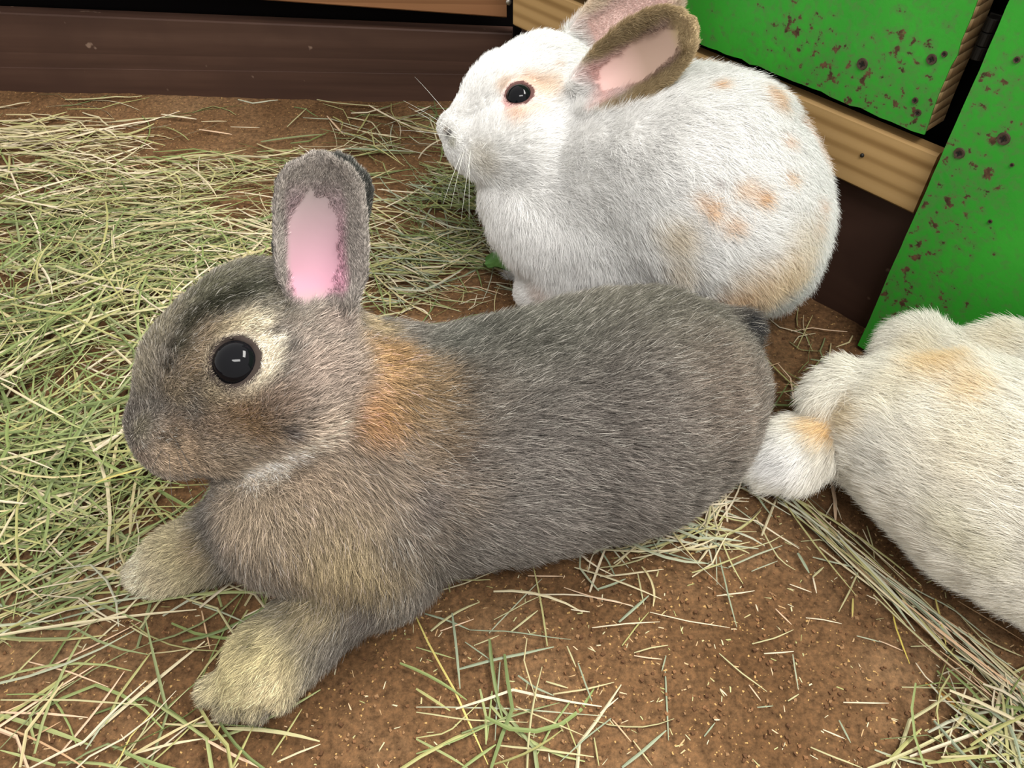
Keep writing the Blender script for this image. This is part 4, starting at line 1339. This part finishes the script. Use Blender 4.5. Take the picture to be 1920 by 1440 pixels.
for pts, wd_, cl in (
    ([(0, 30), (120, 100), (230, 155)], 7, PALE[1]), ([(235, 815), (380, 800), (520, 795)], 8, GREEN[4]), ([(780, 702), (860, 697), (935, 690)], 6, PALE[1]), ([(690, 830), (790, 800), (900, 765)], 6, PALE[2]),
    ([(700, 835), (810, 870), (915, 915)], 6, GREY[0]), ([(930, 920), (1000, 840), (1060, 770)], 6, TANP[0]), ([(735, 865), (750, 940), (765, 1005)], 5, TANP[0]), ([(540, 1020), (640, 1010), (790, 985)], 5, PALE[0]),
    ([(385, 1280), (430, 1180), (530, 1040), (560, 1000)], 9, GREEN[4]), ([(0, 1190), (250, 1190), (540, 1210)], 6, PALE[2]), ([(100, 1050), (260, 1090), (395, 1145)], 5, TANP[2]), ([(0, 1235), (160, 1240), (320, 1255)], 7, TANP[2]),
    ([(90, 1240), (200, 1160), (270, 1120)], 6, PALE[2]), ([(310, 1370), (380, 1270), (440, 1220)], 7, GREY[0]), ([(420, 1440), (470, 1330), (560, 1230)], 5, YELL[1]), ([(530, 1440), (650, 1330), (740, 1240)], 6, GREEN[4]),
    ([(490, 1385), (620, 1350), (740, 1330)], 8, PALE[1]), ([(740, 1330), (850, 1390), (960, 1440)], 9, TANP[2]), ([(600, 1278), (760, 1285), (900, 1255)], 7, PALE[0]), ([(760, 1340), (900, 1290), (1050, 1220), (1168, 1150)], 10, GREEN[3]),
    ([(1010, 1415), (1090, 1380), (1168, 1350)], 7, PALE[1]), ([(780, 1330), (830, 1225)], 5, YELL[1]), ([(990, 1390), (1050, 1300), (1100, 1220)], 6, GREEN[4]), ([(200, 1430), (100, 1400), (0, 1375)], 9, GREEN[3]),
    ([(30, 650), (100, 620), (200, 560)], 8, GREEN[3]), ([(300, 570), (460, 550), (560, 540)], 6, GREEN[4]), ([(0, 910), (60, 820), (140, 700)], 6, GREEN[2]), ([(470, 505), (520, 440), (580, 380)], 9, GREEN[3]),
    ([(350, 400), (430, 370), (520, 345)], 10, YELL[1]), ([(20, 1130), (90, 1060), (150, 1000)], 6, PALE[4]), ([(120, 660), (160, 760), (185, 840)], 6, GREEN[2]), ([(540, 960), (470, 920)], 5, PALE[2]),
    ([(350, 975), (400, 930), (440, 900)], 6, PALE[1]), ([(830, 945), (870, 905)], 4, PALE[3]), ([(890, 885), (950, 855)], 5, PALE[3]), ([(80, 1345), (220, 1270)], 4, TANP[1]),
):
    TR.append((crop_pts(*C, pts), wd_ / 1.9467, cl, 'left'))
D_ = ((0, 180), 2.1333)
for pts, wd_, cl in (
    ([(0, 60), (130, 42)], 10, PALE[1]), ([(270, 35), (420, 32), (578, 27)], 7, PALE[2]), ([(650, 85), (790, 105)], 11, PALE[3]), ([(810, 115), (910, 112)], 6, PALE[1]), ([(800, 145), (930, 160)], 7, TANP[2]),
    ([(925, 132), (1040, 132)], 7, PALE[3]), ([(1060, 125), (1120, 50), (1190, 0)], 6, PALE[1]), ([(1270, 28), (1390, 45), (1515, 55)], 7, PALE[2]), ([(1150, 130), (1230, 60)], 6, PALE[2]), ([(1310, 90), (1380, 165)], 6, TANP[2]),
    ([(1430, 155), (1480, 80)], 7, GREEN[4]), ([(310, 308), (480, 298), (600, 275)], 6, TANP[2]), ([(480, 172), (620, 170)], 9, PALE[3]), ([(630, 305), (800, 315), (1150, 285)], 7, PALE[2]), ([(1660, 75), (1725, 58)], 7, PALE[3]),
    ([(0, 108), (180, 105)], 9, PALE[1]), ([(0, 1150), (120, 1220), (250, 1310)], 10, PALE[2]), ([(60, 1200), (130, 1290), (200, 1350)], 10, GREEN[1]), ([(440, 560), (450, 640)], 8, PALE[4]),
):
    TR.append((crop_pts(*D_, pts), wd_ / 2.1333, cl, 'back'))
HAY_GROUPS = {
    'mid': 'on the soil in front of the grey rabbit',
    'right': 'on the soil beside the cream-white rabbit',
    'left': "lying around the grey rabbit's front paws",
    'back': 'on the soil near the dark back board',
    'pile': "on the hay pile behind the grey rabbit's head",
}
M_LEAF = attr_mat('green_leaf', 0.45, 0.3)


def add_stalk(c, width, colr, roll, grp, label=None, name='hay_stalk'):
    Vb, Qb, Cb = blade(c, width, colr, roll)
    o0 = c[len(c) // 2]
    o = fast_mesh(name, Vb - o0, Qb, M_HAY, None, colors=Cb, smooth=False)
    o.location = tuple(o0)
    Ls = float(np.linalg.norm(c[-1] - c[0]))
    k = np.array(colr)
    word = 'golden yellow' if k[2] < .15 and k[0] > .45 else 'green' if k[1] > k[0] * 1.03 and k[2] < .15 else 'grey-green' if k[1] > k[0] * 1.01 else 'tan' if k[0] > k[1] * 1.3 else 'pale straw'
    size = 'short' if Ls < .03 else 'long' if Ls > .07 else 'medium-length'
    lb = f'{size} {word} hay stalk {HAY_GROUPS[grp]}'
    tag(o, label or lb, 'hay stalk', None if label else lb.replace('stalk', 'stalks'))
    return o


def resample(pts, n):
    pts = np.array(pts, float)
    d = np.r_[0, np.cumsum(np.linalg.norm(np.diff(pts, axis=0), axis=1))]
    s = np.linspace(0, d[-1], n)
    return np.stack([np.interp(s, d, pts[:, k]) for k in range(2)], -1)


n_single = 0
UNIQUE = {('right', (.50, .26, .05)): 'thick orange-brown dry stem at the lower right beside the cream rabbit'}
for i, (pts, wpx, cl, grp) in enumerate(TR):
    uv = resample(pts, 7 if len(pts) > 2 else 4)
    hgt = 0.0016 + 0.0022 * ((i * 0.618) % 1)
    if grp == 'left': hgt += 0.002
    if grp == 'left' and pts[0][0] < 300 and pts[0][1] < 1020: hgt += 0.026
    c = np.array([G(u, v, hgt) for u, v in uv])
    c[:, 2] = np.maximum(hgt + (floor_h(c[:, 0], c[:, 1]) - 0) * 0.5, floor_h(c[:, 0], c[:, 1]) + 0.001)
    if grp == 'back': c[:, 2] += 0.003
    if ((c - bl) @ bn).min() < 0.001: continue
    ok = ~inside_any(c, -0.0005)
    if not ok.all():
        run = np.flatnonzero(ok)
        if len(run) < 3: continue
        c = c[run[0]:run[-1] + 1] if (np.diff(run) == 1).all() else c[run[:int(np.argmax(np.diff(run) > 1)) + 1]]
        if len(c) < 3: continue
    dmean = float(np.mean((c - CAM) @ AX_F))
    add_stalk(c, max(wpx * dmean / F_PX * 1.12, .0008), cl, 0.15 * math.sin(i * 2.4), grp, UNIQUE.get((grp, tuple(cl))))
    n_single += 1
# the largest stalks lying uppermost in the pile are single objects too, the rest of the hay is one mass
def show(it):
    c = it[0].mean(0); dpt = float((c - CAM) @ AX_F)
    rel = c - CAM; u = 960 + F_PX * rel[0] / dpt; v = 720 - F_PX * (rel @ AX_U) / dpt
    if not (0 < u < 1920 and 0 < v < 1440): return -1
    return np.linalg.norm(it[0][-1] - it[0][0]) * it[1] / dpt ** 2 * (0.3 + it[5] * 60)


order = sorted(range(len(items)), key=lambda i: -show(items[i]))
n_top = max(0, 298 - n_single)
top = set(order[:n_top])
zg_ = {0: 'pile', 1: 'pile', 2: 'pile', 3: 'pile', 4: 'pile', 5: 'back', 6: 'back', 12: 'left', 13: 'left', 14: 'left', 15: 'left', 16: 'mid', 17: 'mid', 18: 'mid', 19: 'mid', 22: 'right', 90: 'right', 23: 'mid', 20: 'right', 21: 'right', 7: 'back'}
mv, mq, mc, off_ = [], [], [], 0
for i, it in enumerate(items):
    if i in top and it[4] in zg_:
        add_stalk(it[0], it[1], it[2], it[3], zg_[it[4]])
        continue
    Vb, Qb, Cb = blade(it[0], it[1], it[2], it[3])
    mv.append(Vb); mq.append(Qb + off_); mc.append(Cb); off_ += len(Vb)
hay = fast_mesh('hay', np.concatenate(mv), np.concatenate(mq), M_HAY, None, colors=np.concatenate(mc), smooth=False)
tag(hay, 'tangled green and straw-coloured hay strewn over the soil', 'hay', kind='stuff')

# chaff and crumbs of soil, too many and too small to count
cv_, cq_, ccol, off_ = [], [], [], 0
CUBE_Q = np.array([[0, 1, 3, 2], [4, 6, 7, 5], [0, 4, 5, 1], [2, 3, 7, 6], [0, 2, 6, 4], [1, 5, 7, 3]])
cube = np.array([(x, y, z) for x in (-.5, .5) for y in (-.5, .5) for z in (-.5, .5)])
for k in range(4200):
    u = rng.uniform(-100, 2020); v = rng.uniform(190, 1440) if k % 3 else rng.uniform(950, 1440)
    if k % 4 == 0: u = rng.uniform(800, 1920)
    q = G(u, v)
    if ((q - d0) @ dn) < 0.01 or ((q - bl) @ bn) < 0.006: continue
    chaff = rng.random() < 0.22
    if chaff:
        sz = np.array([rng.uniform(.0010, .0045), rng.uniform(.0003, .0007), .0003]); pal = PALE + TANP; c = np.array(pal[rng.integers(len(pal))]) * .8
    else:
        sz = rng.uniform(.0006, .0022) * np.array([1, rng.uniform(.6, 1), rng.uniform(.5, .9)]); c = np.array([(.13, .065, .03), (.18, .09, .042), (.09, .045, .022), (.22, .125, .062)][rng.integers(4)])
    a = rng.uniform(0, 6.28); R2 = np.array([[math.cos(a), -math.sin(a), 0], [math.sin(a), math.cos(a), 0], [0, 0, 1]])
    vv = (cube * sz + (rng.normal(size=(8, 3)) * sz * .14)) @ R2.T + np.array([q[0], q[1], float(floor_h(np.array([q[0]]), np.array([q[1]]))[0]) + sz[2] * .45])
    cv_.append(vv); cq_.append(CUBE_Q + off_); ccol.append(np.tile(c, (8, 1))); off_ += 8
chf = fast_mesh('chaff', np.concatenate(cv_), np.concatenate(cq_), M_CRUMB, None, colors=np.concatenate(ccol), smooth=False)
tag(chf, 'fine straw chaff and crumbs of soil on the floor', 'chaff', kind='stuff')

# broad green leaf by the white rabbit's paw
lf0, lf1 = G(908, 498, .010), G(1005, 514, .014)
ax_ = lf1 - lf0; Ll = np.linalg.norm(ax_); ax_ /= Ll; sdv = np.array([-ax_[1], ax_[0], 0])
Vl, Ql = [], []
nL, nW2 = 14, 8
for i in range(nL + 1):
    s = i / nL; wl = 0.020 * math.sin(math.pi * min(1, s * .93 + .03)) ** .8 + .0006
    for j in range(nW2 + 1):
        t = j / nW2 * 2 - 1
        p = lf0 + ax_ * Ll * s + sdv * wl * t + np.array([0, 0, .006 * t * t + .010 * math.sin(s * 3) - .0015 * math.cos(t * 9 + s * 14)])
        Vl.append(p)
for i in range(nL):
    for j in range(nW2):
        a = i * (nW2 + 1) + j; Ql.append((a, a + nW2 + 1, a + nW2 + 2, a + 1))
Vl = np.array(Vl); nv = len(Vl); Ql = np.array(Ql)
Vl2 = np.concatenate([Vl, Vl - np.array([0, 0, .0007])])
Ql2 = np.concatenate([Ql, Ql[:, ::-1] + nv])
lc = np.tile(np.array([.10, .22, .055]), (len(Vl2), 1)) * (0.8 + .4 * noise3(Vl2, 250, 4))[:, None]
leaf = fast_mesh('leaf', Vl2 - lf0, Ql2, M_LEAF, None, colors=lc)
leaf.location = tuple(lf0)
tag(leaf, "broad dark green leaf on the hay beside the white rabbit's paw", 'leaf')

# whiskers of the grey and the white rabbit
for (u, v, du, dv, L) in ((300, 815, -.6, -.5, .03), (312, 828, -.4, -.9, .035), (322, 812, .5, -.6, .05), (328, 826, .7, -.8, .055), (316, 840, .2, -1, .045), (330, 840, .5, -1.1, .05)):
    q = g.hit(u, v)
    whisker(rabbit_g, q, AX_R * du + AX_U * dv - AX_F * .35, L, M_WHISK_D, 0.3, .00013)
for (u, v, du, dv, L) in ((862, 255, -.7, .5, .05), (866, 250, -.6, .8, .055), (870, 262, -.9, .2, .05), (872, 275, -.25, -1, .05), (880, 280, .0, -1, .055), (885, 270, -.15, -1, .06), (868, 282, -.4, -1, .045), (858, 262, -.9, .7, .045)):
    q = w.hit(u, v)
    whisker(rabbit_w, q, AX_R * du + AX_U * dv - AX_F * .2, L, M_WHISK_W, 0.3, .00014)
